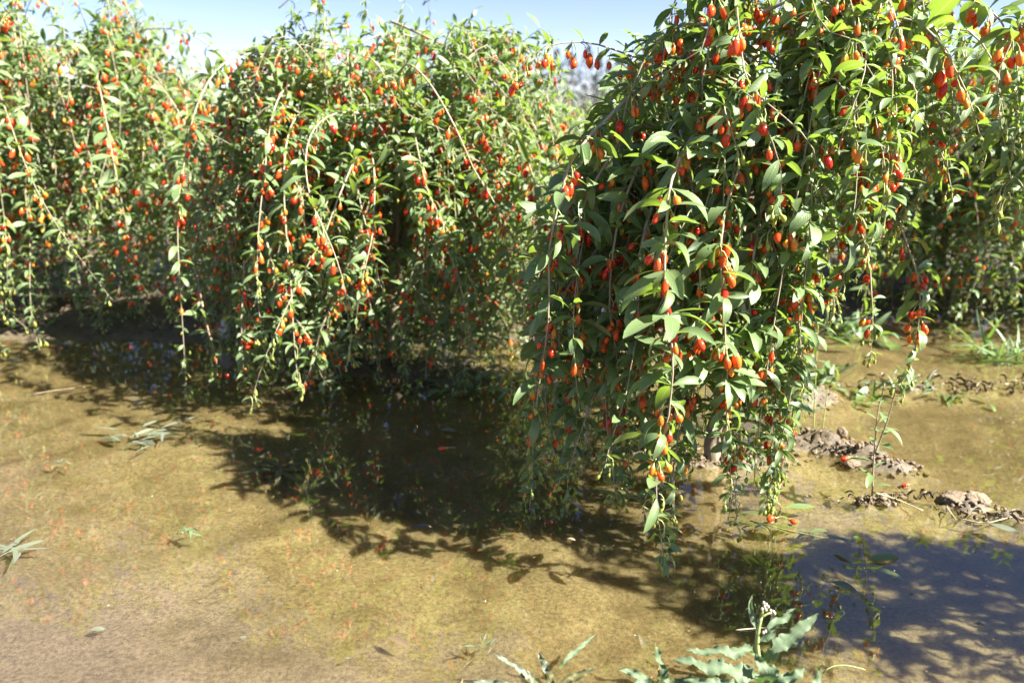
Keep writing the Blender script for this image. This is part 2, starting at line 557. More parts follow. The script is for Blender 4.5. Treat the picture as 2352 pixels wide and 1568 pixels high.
def ground_material():
    m, nt, out = newmat('wet_mud')
    geo = N(nt, 'ShaderNodeNewGeometry')
    sep = N(nt, 'ShaderNodeSeparateXYZ')
    L(nt, geo.outputs['Position'], sep.inputs[0])
    def noise(scale, detail=4.0, rough=0.55, st=(1, 1, 1), dist=0.0):
        mp = N(nt, 'ShaderNodeMapping')
        mp.inputs['Scale'].default_value = st
        L(nt, geo.outputs['Position'], mp.inputs[0])
        n = N(nt, 'ShaderNodeTexNoise', i_Scale=scale, i_Detail=detail, i_Roughness=rough, i_Distortion=dist)
        L(nt, mp.outputs[0], n.inputs['Vector'])
        return n.outputs[0]
    big = noise(1.6, 5)
    mid = noise(7.0, 6, 0.65, dist=0.6)
    fine = noise(110.0, 6, 0.7)
    grit = noise(420.0, 3, 0.7)
    film = ramp(nt, math_n(nt, 'ADD', math_n(nt, 'MULTIPLY', big, 0.55), math_n(nt, 'MULTIPLY', mid, 0.5)), [(0.44, (0, 0, 0)), (0.60, (1, 1, 1))])
    # sky reflection painted as pinkish mud towards the near left, olive algal film elsewhere
    px = math_n(nt, 'MULTIPLY_ADD', sep.outputs[0], -1.0, -0.35)
    py = math_n(nt, 'SUBTRACT', 1.75, sep.outputs[1])
    sky_mask = math_n(nt, 'ADD', math_n(nt, 'MULTIPLY', px, 1.0), math_n(nt, 'MULTIPLY', py, 1.1))
    sky_mask = math_n(nt, 'ADD', sky_mask, math_n(nt, 'MULTIPLY_ADD', mid, 1.4, -1.05))
    sky_mask = math_n(nt, 'MULTIPLY', sky_mask, 1.6, clamp=True)
    olive = mixc(nt, film, (0.108, 0.088, 0.049), (0.190, 0.163, 0.098))
    sky_pink = mixc(nt, mid, (0.130, 0.105, 0.087), (0.178, 0.149, 0.126))
    c = mixc(nt, sky_mask, olive, sky_pink)
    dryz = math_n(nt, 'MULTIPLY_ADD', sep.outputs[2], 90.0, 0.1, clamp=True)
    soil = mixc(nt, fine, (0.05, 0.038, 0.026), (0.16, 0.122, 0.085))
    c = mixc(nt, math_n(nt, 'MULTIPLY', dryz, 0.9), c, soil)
    # thin dark threads of roots and silt lines, and dark grit
    thr = noise(9.0, 8, 0.7, st=(0.7, 1.6, 1), dist=1.2)
    line = math_n(nt, 'ABSOLUTE', math_n(nt, 'SUBTRACT', thr, 0.5))
    line = math_n(nt, 'SUBTRACT', 1.0, math_n(nt, 'MULTIPLY', line, 45.0), clamp=True)
    line = math_n(nt, 'MULTIPLY', line, math_n(nt, 'MULTIPLY_ADD', big, 3.0, -1.1, clamp=True))
    c = mixc(nt, math_n(nt, 'MULTIPLY', line, 0.7), c, (0.05, 0.04, 0.018))
    dots = math_n(nt, 'MULTIPLY_ADD', fine, -10.0, 4.2, clamp=True)
    c = mixc(nt, math_n(nt, 'MULTIPLY', dots, 0.5), c, (0.13, 0.10, 0.05))
    hs = N(nt, 'ShaderNodeHueSaturation')
    L(nt, c, hs.inputs['Color'])
    L(nt, math_n(nt, 'ADD', math_n(nt, 'MULTIPLY', grit, 1.9), math_n(nt, 'MULTIPLY_ADD', fine, 2.4, -1.15)), hs.inputs['Value'])
    b1 = N(nt, 'ShaderNodeBump', i_Strength=0.35, i_Distance=0.004)
    L(nt, math_n(nt, 'ADD', math_n(nt, 'MULTIPLY', fine, 0.6), math_n(nt, 'MULTIPLY', mid, 3.0)), b1.inputs['Height'])
    b2 = N(nt, 'ShaderNodeBump', i_Strength=0.35, i_Distance=0.0015)
    L(nt, grit, b2.inputs['Height'])
    L(nt, b1.outputs[0], b2.inputs['Normal'])
    pb = N(nt, 'ShaderNodeBsdfPrincipled')
    L(nt, math_n(nt, 'MULTIPLY_ADD', fine, 0.5, 0.35), pb.inputs['Roughness'])
    pb.inputs['Specular IOR Level'].default_value = 0.3
    pb.subsurface_method = 'BURLEY'            # silt hanging in the water spreads the light sideways
    L(nt, math_n(nt, 'MULTIPLY_ADD', dryz, -0.6, 0.6), pb.inputs['Subsurface Weight'])
    pb.inputs['Subsurface Radius'].default_value = (1.0, 0.8, 0.5)
    pb.inputs['Subsurface Scale'].default_value = 0.08
    L(nt, hs.outputs[0], pb.inputs['Base Color'])
    L(nt, b2.outputs[0], pb.inputs['Normal'])
    L(nt, pb.outputs[0], out.inputs[0])
    return m
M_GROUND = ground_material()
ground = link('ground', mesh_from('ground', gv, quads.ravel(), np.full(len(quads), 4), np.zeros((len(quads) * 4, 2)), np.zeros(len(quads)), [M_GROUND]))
tag(ground, kind='structure')

def water_material():
    m, nt, out = newmat('flood_water')
    geo = N(nt, 'ShaderNodeNewGeometry')
    mp = N(nt, 'ShaderNodeMapping')
    mp.inputs['Scale'].default_value = (1.0, 1.7, 1.0)
    L(nt, geo.outputs['Position'], mp.inputs[0])
    n1 = N(nt, 'ShaderNodeTexNoise', i_Scale=5.0, i_Detail=2.0)
    n2 = N(nt, 'ShaderNodeTexNoise', i_Scale=40.0, i_Detail=2.0)
    L(nt, mp.outputs[0], n1.inputs['Vector'])
    L(nt, mp.outputs[0], n2.inputs['Vector'])
    bmp = N(nt, 'ShaderNodeBump', i_Strength=0.2, i_Distance=0.0016)
    L(nt, math_n(nt, 'ADD', n1.outputs[0], math_n(nt, 'MULTIPLY', n2.outputs[0], 0.06)), bmp.inputs['Height'])
    # reflectance of the surface by angle, the same from both sides (a thin sheet without bending of light)
    dt = N(nt, 'ShaderNodeVectorMath', operation='DOT_PRODUCT')
    L(nt, geo.outputs['Incoming'], dt.inputs[0])
    L(nt, bmp.outputs[0], dt.inputs[1])
    inv = math_n(nt, 'SUBTRACT', 1.0, math_n(nt, 'ABSOLUTE', dt.outputs['Value']), clamp=True)
    refl = math_n(nt, 'MULTIPLY_ADD', math_n(nt, 'POWER', inv, 5.0), 0.88, 0.12)
    gl = N(nt, 'ShaderNodeBsdfGlossy', i_Roughness=0.0)
    L(nt, bmp.outputs[0], gl.inputs['Normal'])
    tr = N(nt, 'ShaderNodeBsdfTransparent')
    tr.inputs['Color'].default_value = (0.93, 0.88, 0.72, 1)
    mx = N(nt, 'ShaderNodeMixShader')
    L(nt, refl, mx.inputs[0])
    L(nt, tr.outputs[0], mx.inputs[1])
    L(nt, gl.outputs[0], mx.inputs[2])
    L(nt, mx.outputs[0], out.inputs[0])
    return m
M_WATER = water_material()
WV = [(-25, -6, 0), (25, -6, 0), (25, 25, 0), (-25, 25, 0)]
water = link('water', simple_mesh('water', WV, [(0, 1, 2, 3)], [M_WATER]))
tag(water, kind='structure')

# ------------------------------------------------------------------ goji bushes
def catmull(P, step):
    P = np.asarray(P, dtype=float)
    Q = np.vstack([2 * P[0] - P[1], P, 2 * P[-1] - P[-2]])
    pts = []
    for i in range(1, len(Q) - 2):
        for t in np.linspace(0, 1, 14, endpoint=False):
            a, b, c, d = Q[i - 1], Q[i], Q[i + 1], Q[i + 2]
            pts.append(0.5 * ((2 * b) + (c - a) * t + (2 * a - 5 * b + 4 * c - d) * t * t + (3 * b - a - 3 * c + d) * t ** 3))
    pts.append(P[-1])
    return resample(np.array(pts), step)

def resample(P, step):
    seg = np.linalg.norm(np.diff(P, axis=0), axis=1)
    s = np.concatenate(([0], np.cumsum(seg)))
    n = max(3, int(s[-1] / step) + 1)
    q = np.linspace(0, s[-1], n)
    return np.stack([np.interp(q, s, P[:, k]) for k in range(3)], axis=1)

def unit(v):
    return v / (np.linalg.norm(v) + 1e-9)

def frame(d, up, scale, pos):
    s = np.cross(up, d)
    if np.linalg.norm(s) < 1e-3:
        s = np.array([0, 1.0, 0])
    s = unit(s)
    n = np.cross(d, s)
    M = np.eye(4)
    M[:3, 0], M[:3, 1], M[:3, 2] = d * scale, s * scale, n * scale
    M[:3, 3] = pos
    return M

Z = np.array([0, 0, 1.0])

STEP = 0.045
LEAF_UP = Z * 0.72 + np.array(SUN_DIR) * 0.5

class Bush:
    def __init__(self, label, base, group, lset, bset, seed, sep_twigs=True):
        self.label, self.base, self.group = label, np.array(base, dtype=float), group
        self.lset, self.bset = lset, bset
        self.r = np.random.default_rng(seed)
        self.sep = sep_twigs
        self.far = lset is LEAF_FAR
        self.limbs, self.shoots = [], []
        self.leafM, self.leafT, self.leafS = [], [], []
        self.berM, self.berT, self.berS = [], [], []
        self.flowers = []

    def add_shoot(self, P, leaf=0.07, dens=1.0, berry=0.55, ripe=1.0, r0=0.0025, r1=0.0010, spacing=0.048, tipgreen=True):
        """P: path from the old end to the growing tip; leaves and berries sit in clusters at its nodes."""
        r = self.r
        P = resample(P, STEP)
        n = len(P)
        sid = len(self.shoots)
        T = np.gradient(P, axis=0)
        T /= np.linalg.norm(T, axis=1)[:, None] + 1e-9
        length = float(np.linalg.norm(np.diff(P, axis=0), axis=1).sum())
        self.shoots.append((P, np.linspace(r0, r1, n)))
        st = spacing * r.uniform(0.6, 1.35, int(length / spacing * 1.5) + 4)
        s = np.cumsum(st)
        s = np.concatenate((s[s < length * 0.985], [length * 0.99]))
        f = s / length
        m = len(s)
        idx = np.clip(f * (n - 1), 0, n - 1.001)
        lo = idx.astype(int)
        fr = (idx - lo)[:, None]
        p = P[lo] * (1 - fr) + P[lo + 1] * fr
        t = T[lo]
        # leaves
        k = 1 + (r.random((3, m)) < np.array([0.9, 0.75, 0.45])[:, None] * dens).sum(0)
        q = np.repeat(np.arange(m), k)
        first = np.concatenate(([True], q[1:] != q[:-1]))
        nq = len(q)
        tq, pq, fq = t[q], p[q], f[q]
        ref = Z + 0.3 * r.normal(size=(nq, 3))
        a = np.cross(tq, ref)
        a /= np.linalg.norm(a, axis=1)[:, None] + 1e-9
        bb = np.cross(tq, a)
        th = (np.arange(m) * 2.4 + r.uniform(0, 6.28) + r.normal(size=m) * 0.5)[q] + np.where(first, 0, r.uniform(-2.7, 2.7, nq))
        rad = a * np.cos(th)[:, None] + bb * np.sin(th)[:, None]
        d = rad * 0.9 + tq * r.uniform(0, 0.5, (nq, 1)) + Z * r.uniform(0, 0.55, (nq, 1)) + r.normal(size=(nq, 3)) * 0.16
        d /= np.linalg.norm(d, axis=1)[:, None]
        tip = 1 - 0.55 * np.clip((fq - 0.6) / 0.4, 0, 1) ** 1.3
        sz = leaf * tip * np.where(first, r.uniform(0.85, 1.2, nq), r.uniform(0.42, 1.0, nq))
        up = LEAF_UP + r.normal(size=(nq, 3)) * 0.36      # blades turn their upper face to the light
        sd = np.cross(up, d)
        sd /= np.linalg.norm(sd, axis=1)[:, None] + 1e-9
        nn = np.cross(d, sd)
        M = np.zeros((nq, 4, 4))
        M[:, 3, 3] = 1
        for c_, v in enumerate((d, sd, nn)):
            M[:, :3, c_] = v * sz[:, None]
        M[:, :3, 3] = pq
        self.leafM.append(M)
        self.leafT.append(r.integers(len(self.lset), size=nq))
        self.leafS.append(np.full(nq, sid))
        # berries
        nb, no, ng = (len(x) for x in self.bset)
        kb = np.where(r.random(m) < berry * 0.85, r.integers(1, 5, m), 0)
        kb = np.where((f > 0.84) & tipgreen & (r.random(m) < 0.6), r.integers(1, 3 + (leaf > 0.09), m), kb)
        q = np.repeat(np.arange(m), kb)
        nq = len(q)
        if nq == 0:
            return
        fq = f[q]
        x = r.random(nq)
        kt = r.integers(nb, size=nq)
        kt = np.where(((fq > 0.66) & (x < 0.5)) | (x < 0.14 * ripe), nb + r.integers(no, size=nq), kt)
        kt = np.where((x > 0.93) | ((fq > 0.84) & tipgreen), nb + no + r.integers(ng, size=nq), kt)
        c = r.uniform(0.72, 1.18, nq)
        th = r.uniform(0, 6.28, nq)
        za = Z + r.normal(size=(nq, 3)) * 0.22
        za /= np.linalg.norm(za, axis=1)[:, None]
        xa = np.cross(np.stack([-np.sin(th), np.cos(th), 0 * th], 1), za)
        xa /= np.linalg.norm(xa, axis=1)[:, None]
        ya = np.cross(za, xa)
        M = np.zeros((nq, 4, 4))
        M[:, 3, 3] = 1
        for c_, v in enumerate((xa, ya, za)):
            M[:, :3, c_] = v * c[:, None]
        M[:, :3, 3] = p[q] + r.normal(size=(nq, 3)) * 0.004
        self.berM.append(M)
        self.berT.append(kt)
        self.berS.append(np.full(nq, sid))

    def hero(self, pts, **kw):
        P = catmull([at(*p) if len(p) == 3 else np.array(p[:3]) for p in pts], 0.02)
        P = P + np.stack([np.convolve(self.r.normal(size=len(P)) * 0.006, np.ones(7) / 7, 'same') for _ in range(3)], axis=1)
        P[:, 2] = np.maximum(P[:, 2], 0.004)
        self.add_shoot(P, **kw)

    def grow(self, H, R, n_hang, n_in, n_top, leaf=0.07, dens=1.0, berry=0.55, trunk_h=0.5, zlow=(0.03, 0.45), squash=(1, 1), avoid=None, spacing=0.048, n_base=0, n_low=0, n_side=0, in_low=None, n_out=0):
        r = self.r
        B = self.base
        top = B + np.array([r.uniform(-0.05, 0.05), r.uniform(-0.05, 0.05), trunk_h])
        P = resample(np.array([B - Z * 0.06, B + [r.uniform(-.02, .02), r.uniform(-.02, .02), trunk_h * 0.4], top]), 0.05)
        P[1:-1, :2] += r.normal(size=(len(P) - 2, 2)) * 0.006
        self.trunk = (P, np.linspace(0.026, 0.019, len(P)))
        nl = 9
        for i in range(nl):
            ph = 2 * math.pi * (i + r.uniform(-0.3, 0.3)) / nl
            s = P[int(len(P) * r.uniform(0.55, 0.98))]
            rr = R * r.uniform(0.25, 0.55)
            e = np.array([B[0] + rr * math.cos(ph) * squash[0], B[1] + rr * math.sin(ph) * squash[1], H * r.uniform(0.68, 0.90)])
            if avoid is not None and avoid(np.linspace(s, e, 12)[:, None, :].reshape(-1, 3)):
                e = B * [1, 1, 0] + (e - B) * [0.5, 0.5, 0] + Z * e[2] * 0.85
            m = s * 0.5 + e * 0.5 + np.array([math.cos(ph), math.sin(ph), 0]) * 0.05 + Z * 0.06
            Q = catmull([s, m, e], 0.05)
            self.limbs.append((Q, np.linspace(0.012, 0.0032, len(Q)), ph))
        def start():
            Q, _, ph = self.limbs[r.integers(nl)]
            return Q[int((len(Q) - 1) * r.uniform(0.35, 1.0) ** 0.7)], ph
        def arch(p0, phi, reach, rise, zend, wob=0.05):
            t = np.linspace(0, 1, 40)
            h = 1 - (1 - t) ** 2.2
            rise_c = rise * np.sin(np.pi * np.clip(t / 0.55, 0, 1)) ** 1
            z = p0[2] + rise_c - (p0[2] - zend) * t ** r.uniform(1.5, 2.3)
            phi = phi + r.normal() * 0.45 * t
            w = np.sin(t * r.uniform(3, 9) + r.uniform(0, 6)) * wob * r.uniform(0.2, 1.2) * t
            h = h + np.sin(t * r.uniform(5, 11) + r.uniform(0, 6)) * 0.06 * t
            x = p0[0] + (np.cos(phi) * reach * h - np.sin(phi) * w) * squash[0]
            y = p0[1] + (np.sin(phi) * reach * h + np.cos(phi) * w) * squash[1]
            return np.stack([x, y, z], axis=1)
        made = 0
        tries = 0
        while made < n_hang and tries < n_hang * 12:
            tries += 1
            p0, ph = start()
            phi = ph + r.normal() * 0.55
            r_now = math.hypot(p0[0] - B[0], p0[1] - B[1])
            reach = max(0.08, R * r.uniform(0.70, 1.05) - r_now)
            z0 = r.uniform(*zlow) if r.random() < 0.72 else r.uniform(0.35, 0.75) * H
            Pth = arch(p0, phi, reach, r.uniform(0.02, 0.20), z0)
            if avoid is not None and avoid(Pth):
                continue
            self.add_shoot(Pth, leaf=leaf * r.uniform(0.8, 1.1), dens=dens, berry=berry * r.choice([0.15, 0.5, 1.2, 2.0]), spacing=spacing)
            made += 1
        for i in range(n_in):
            p0, ph = start()
            phi = r.uniform(0, 6.28)
            Pth = arch(p0, phi, R * r.uniform(0.08, 0.6), r.uniform(0, 0.08), r.uniform(*(in_low or (0.05, 0.45 * H))))
            if avoid is not None and avoid(Pth):
                continue
            self.add_shoot(Pth, leaf=leaf * 0.9, dens=dens, berry=berry * 0.8, spacing=spacing)
        for i in range(n_out):
            # long weeping shoots that stand clear of the mass, on the side of the open water
            p0, ph = start()
            phi = -math.pi / 2 + r.normal() * 0.8
            r_now = math.hypot(p0[0] - B[0], p0[1] - B[1])
            Pth = arch(p0, phi, max(0.15, R * r.uniform(1.0, 1.2) - r_now * 0.3), r.uniform(0.05, 0.2), r.uniform(0.02, 0.35))
            self.add_shoot(Pth, leaf=leaf * 1.15, dens=dens, berry=0.75, spacing=spacing * 1.1, r0=0.004)
        for i in range(n_side):
            P_, _ = self.shoots[r.integers(made)]
            k_ = int(len(P_) * r.uniform(0.08, 0.65))
            p0 = P_[k_]
            phi = math.atan2(p0[1] - B[1], p0[0] - B[0]) + r.normal() * 0.9
            Pth = arch(p0, phi, r.uniform(0.05, 0.20), r.uniform(0.0, 0.07), max(0.03, p0[2] - r.uniform(0.03, 0.28)), wob=0.02)
            if avoid is not None and avoid(Pth):
                continue
            self.add_shoot(Pth, leaf=leaf * r.uniform(0.75, 1.1), dens=dens, berry=berry, spacing=spacing, r0=0.0022)
        for i in range(n_low):
            Q, _, ph = self.limbs[r.integers(nl)]
            p0 = Q[int((len(Q) - 1) * r.uniform(0.1, 0.8))].copy()
            p0[2] = r.uniform(0.35, 0.75)
            phi = ph + r.normal() * 0.6
            Pth = arch(p0, phi, R * r.uniform(0.35, 0.85), r.uniform(0.02, 0.12), r.uniform(0.005, 0.07))
            if avoid is not None and avoid(Pth):
                continue
            self.add_shoot(Pth, leaf=leaf * r.uniform(0.8, 1.05), dens=dens, berry=berry, spacing=spacing)
        for i in range(n_base):
            phi = r.uniform(0, 6.28)
            rr = R * r.uniform(0.05, 0.6)
            e = B + np.array([math.cos(phi) * (rr + 0.12), math.sin(phi) * (rr + 0.12), r.uniform(0.25, 0.55)])
            s0 = B + np.array([math.cos(phi) * rr, math.sin(phi) * rr, -0.03])
            self.add_shoot(catmull([s0, s0 * 0.55 + e * 0.45 + Z * 0.03, e], 0.03), leaf=leaf * 0.75, dens=dens, berry=0.1, spacing=spacing, tipgreen=False)
        for i in range(n_top):
            p0, ph = start()
            phi = ph + r.normal() * 0.9
            p0 = p0.copy()
            p0[2] = max(p0[2], H * 0.72)
            Pth = arch(p0, phi, R * r.uniform(0.15, 0.6), r.choice([r.uniform(0.08, 0.2), r.uniform(0.15, 0.34)]), p0[2] - r.uniform(-0.03, 0.30))
            if avoid is not None and avoid(Pth):
                continue
            self.add_shoot(Pth, leaf=leaf * 0.85, dens=dens, berry=berry * 0.6, spacing=spacing, tipgreen=False)

BUSHES = []
G_ROW = 'goji bushes standing in the flooded field'

# --- the near bush, in focus
b = Bush('nearest goji bush, in sharp focus, long twigs of red berries hanging to the water', (0.60, 2.18, 0.0), G_ROW, LEAF_MID, BERRY_LO, 3)
def too_near(P):
    x, y, zc = project(P)
    edge = np.interp(y, [0, 45, 90, 174, 260, 700], [675, 640, 612, 562, 528, 520])
    edge_r = np.interp(y, [0, 150, 230, 290, 350, 700], [1010, 990, 930, 860, 812, 800])
    return P[:, 1].min() < 1.66 or (x < edge).any() or (x > edge_r).any()
b.grow(H=1.62, R=0.62, n_hang=100, n_in=30, n_top=50, in_low=(0.20, 0.8), n_side=100, n_low=56, dens=0.78, leaf=0.080, berry=0.34, spacing=0.038, avoid=too_near, zlow=(0.06, 0.36))
HERO = dict(leaf=0.102, berry=0.78, dens=1.0, r0=0.0042, spacing=0.038)
b.hero([(1700, 150, 2.0), (1620, 270, 1.85), (1555, 380, 1.70), (1530, 520, 1.62), (1530, 700, 1.58), (1545, 850, 1.57), (1525, 1000, 1.57), (1505, 1150, 1.57), (1530, 1290, 1.58)], **{**HERO, 'leaf': 0.116})
b.hero([(1600, 110, 2.0), (1450, 220, 1.9), (1330, 340, 1.82), (1290, 430, 1.79), (1265, 560, 1.78), (1260, 700, 1.78), (1240, 880, 1.80), (1225, 1050, 1.82), (1215, 1165, 1.83)], **HERO)
b.hero([(1780, 200, 1.95), (1690, 400, 1.75), (1655, 560, 1.68), (1660, 760, 1.66), (1668, 860, 1.67), (1672, 1040, 1.69)], **HERO)
b.hero([(1420, 330, 1.9), (1330, 500, 1.86), (1330, 760, 1.85), (1320, 900, 1.85), (1325, 1000, 1.86), (1308, 1090, 1.88)], **HERO)
b.hero([(1500, 320, 1.9), (1420, 500, 1.84), (1402, 700, 1.82), (1420, 850, 1.82), (1400, 960, 1.84)], **HERO)
b.hero([(1850, 380, 1.9), (1815, 600, 1.80), (1800, 800, 1.78), (1775, 1000, 1.78), (1772, 1150, 1.79)], **HERO)
b.hero([(1800, 70, 2.0), (1940, 150, 1.9), (1988, 290, 1.84), (1992, 400, 1.82), (1955, 490, 1.82), (1895, 570, 1.83), (1840, 660, 1.84), (1822, 800, 1.86)], **{**HERO, 'berry': 1.0})
b.hero([(1950, 360, 1.95), (2030, 450, 1.92), (2080, 540, 1.91), (2110, 650, 1.91), (2106, 740, 1.91), (2098, 830, 1.92), (2066, 890, 1.93)], **{**HERO, 'leaf': 0.08, 'berry': 0.9})
b.hero([(1950, 470, 2.1), (1985, 560, 2.08), (2000, 680, 2.07), (2006, 760, 2.07), (2000, 820, 2.07)], **{**HERO, 'leaf': 0.06})
b.hero([(1880, 420, 2.2), (1922, 560, 2.2), (1916, 720, 2.2)], **{**HERO, 'leaf': 0.06, 'berry': 1.0})
b.hero([(1600, 180, 2.1), (1416, 119, 2.05), (1358, 99, 2.03), (1273, 102, 2.01), (1216, 133, 2.0), (1188, 172, 2.0)], leaf=0.05, dens=0.15, berry=1.2, r0=0.003, spacing=0.042, tipgreen=False)
b.hero([(1560, 300, 1.95), (1600, 480, 1.75), (1605, 700, 1.72), (1590, 900, 1.73), (1580, 1080, 1.75)], **HERO)
b.hero([(1900, 60, 1.9), (2080, 40, 1.85), (2150, 90, 1.82), (2200, 170, 1.82), (2240, 260, 1.82), (2262, 350, 1.83)], **{**HERO, 'berry': 1.2})
b.hero([(1760, 420, 1.85), (1735, 560, 1.76), (1728, 700, 1.75), (1745, 830, 1.76), (1735, 930, 1.78)], **HERO)
b.hero([(1850, 100, 1.95), (1860, 40, 1.9), (1920, 40, 1.84), (1935, 150, 1.82), (1930, 260, 1.82)], **{**HERO, 'berry': 1.0})
H3 = {**HERO, 'leaf': 0.090}
for pts in (
        [(1900, 20, 1.95), (2050, -20, 1.90), (2150, 60, 1.88), (2190, 200, 1.88), (2180, 330, 1.88)],
        [(1850, 80, 1.98), (2030, 90, 1.93), (2100, 200, 1.91), (2120, 350, 1.91), (2130, 430, 1.91)],
        [(1950, 200, 2.02), (2100, 260, 2.0), (2170, 380, 1.99), (2190, 470, 1.99)],
        [(2000, 100, 2.12), (2200, 60, 2.1), (2280, 150, 2.1), (2310, 300, 2.1)],
        [(1800, 300, 2.0), (1950, 330, 1.95), (2040, 430, 1.93), (2060, 560, 1.93)],
        [(1750, 30, 1.9), (1850, -10, 1.85), (1960, 60, 1.82), (2020, 180, 1.82), (2040, 300, 1.82)],
        [(1700, 60, 1.95), (1560, 60, 1.9), (1480, 140, 1.88), (1440, 230, 1.87), (1420, 330, 1.87)],
        [(1950, 60, 2.05), (2080, 140, 2.05), (2050, 260, 2.05), (2075, 380, 2.05)],
        [(1700, 100, 1.9), (1640, 90, 1.84), (1610, 190, 1.80), (1620, 300, 1.79)],
        [(1800, 140, 1.9), (1790, 160, 1.84), (1770, 280, 1.78), (1790, 420, 1.77)],
        [(2050, 20, 2.0), (2230, 0, 2.0), (2320, 90, 2.0), (2340, 220, 2.0)],
        [(1500, 480, 1.85), (1470, 600, 1.80), (1462, 760, 1.79), (1470, 920, 1.80), (1450, 1010, 1.81)],
        [(1650, 620, 1.80), (1700, 760, 1.74), (1705, 900, 1.74), (1690, 1000, 1.75)],
        [(1380, 560, 1.90), (1290, 680, 1.87), (1285, 820, 1.86), (1270, 960, 1.86)],
        [(1860, 640, 1.90), (1845, 780, 1.88), (1830, 900, 1.88), (1815, 990, 1.88)]):
    b.hero(pts, **H3)
BUSHES.append(b)

# --- the second bush, left of the middle
b = Bush('goji bush left of the nearest one, pale forked twig hanging at its front', (-0.52, 3.30, 0.0), G_ROW, LEAF_LO, BERRY_FAR, 4)
def too_near2(P):
    return P[:, 1].min() < 2.72
b.grow(H=1.46, R=0.80, n_hang=150, n_in=40, n_top=64, n_side=150, leaf=0.070, dens=0.80, berry=0.28, spacing=0.042, n_low=120, n_base=70, n_out=22, avoid=too_near2)
H2 = dict(leaf=0.085, berry=0.8, dens=0.9, r0=0.004)
b.hero([(560, 180, 3.1), (620, 330, 2.85), (685, 430, 2.72), (702, 560, 2.68), (703, 700, 2.66), (690, 800, 2.64)], **{**H2, 'berry': 1.1})
b.hero([(600, 480, 2.8), (628, 620, 2.66), (655, 700, 2.63), (720, 800, 2.61), (698, 880, 2.60), (665, 945, 2.60)], **H2)
b.hero([(850, 470, 2.9), (800, 600, 2.70), (765, 690, 2.66), (728, 790, 2.62), (735, 860, 2.62), (770, 900, 2.64)], **{**H2, 'r0': 0.006})
b.hero([(820, 520, 2.95), (835, 620, 2.84), (850, 700, 2.80), (862, 800, 2.80), (872, 868, 2.80)], **{**H2, 'leaf': 0.065, 'berry': 1.0})
b.hero([(1060, 330, 3.0), (1082, 470, 2.92), (1078, 600, 2.90), (1050, 690, 2.90)], **{**H2, 'leaf': 0.06, 'berry': 1.0})
b.hero([(900, 330, 3.0), (940, 450, 2.88), (962, 520, 2.86), (938, 640, 2.86)], **{**H2, 'leaf': 0.06, 'berry': 1.0})
b.hero([(900, 50, 3.2), (1000, 95, 3.1), (1085, 145, 3.0), (1190, 250, 2.95), (1236, 330, 2.92), (1240, 400, 2.92)], leaf=0.08, dens=0.7, berry=0.3, r0=0.006)
b.hero([(450, 620, 2.9), (480, 760, 2.75), (500, 850, 2.72), (470, 890, 2.72)], **H2)
b.hero([(560, 600, 2.8), (555, 740, 2.72), (560, 880, 2.70)], **H2)
b.hero([(640, 20, 3.2), (690, -15, 3.2), (740, 20, 3.2), (760, 60, 3.2)], leaf=0.07, dens=0.6, berry=0.1)
BUSHES.append(b)

# --- third bush at the far left
b = Bush('out of focus goji bush at the left edge, crown cut by the frame', (-2.25, 4.15, 0.0), G_ROW, LEAF_THREE, BERRY_FAR, 5)
b.grow(H=1.60, R=1.02, n_hang=160, n_in=40, n_top=74, n_side=150, leaf=0.074, dens=0.80, berry=0.29, spacing=0.048, n_low=110, n_base=80, n_out=16)
b.hero([(430, 400, 3.6), (360, 440, 3.5), (290, 490, 3.45), (285, 580, 3.42), (300, 640, 3.42)], **{**H2, 'r0': 0.006})
b.hero([(130, 300, 3.8), (110, 430, 3.6), (50, 445, 3.55), (10, 520, 3.5)], **{**H2, 'r0': 0.006})
b.hero([(300, 200, 3.9), (400, 170, 3.8), (430, 260, 3.7), (425, 380, 3.7)], **{**H2, 'r0': 0.006})
BUSHES.append(b)

# --- behind on the right
b = Bush('shaded goji bush behind the mud bank, right of the nearest bush', (2.40, 4.40, 0.0), G_ROW, LEAF_THREE, BERRY_FAR, 6)
b.grow(H=1.5, R=0.92, n_hang=120, n_in=40, n_top=46, n_side=100, leaf=0.088, dens=0.85, berry=0.22, spacing=0.054, n_low=130, n_base=110, n_out=8)
BUSHES.append(b)

# --- at the right edge, mostly outside the picture
b = Bush('goji bush at the right edge, only its drooping outer twigs in the picture', (1.93, 1.22, 0.0), G_ROW, LEAF_THREE, BERRY_FAR, 7)
def out_edge(P):
    x, y, zc = project(P)
    return x.min() < 965 or (y[x < 1030].max() if (x < 1030).any() else 0) > 330
b.grow(H=1.42, R=0.78, squash=(1, 0.30), n_hang=34, n_in=5, n_top=18, n_side=18, leaf=0.085, dens=0.8, berry=0.3, spacing=0.05, avoid=out_edge)
b.hero([(1.50, 1.15, 1.25, 0), (1.50, 1.60, 1.33, 0), (2420, 0, 1.9), (2330, 90, 1.85), (2290, 190, 1.84), (2300, 300, 1.84), (2320, 400, 1.85), (2330, 470, 1.85)], **{**HERO, 'berry': 1.2})
b.hero([(1.52, 1.15, 1.15, 0), (1.60, 1.60, 1.14, 0), (2480, 300, 1.85), (2360, 380, 1.82), (2310, 430, 1.82), (2290, 520, 1.83)], **{**HERO, 'leaf': 0.075, 'berry': 0.8})
b.hero([(1.50, 1.15, 1.22, 0), (1.56, 1.60, 1.25, 0), (2440, 100, 1.9), (2360, 170, 1.86), (2330, 230, 1.86), (2345, 330, 1.86)], **{**HERO, 'leaf': 0.075})
BUSHES.append(b)

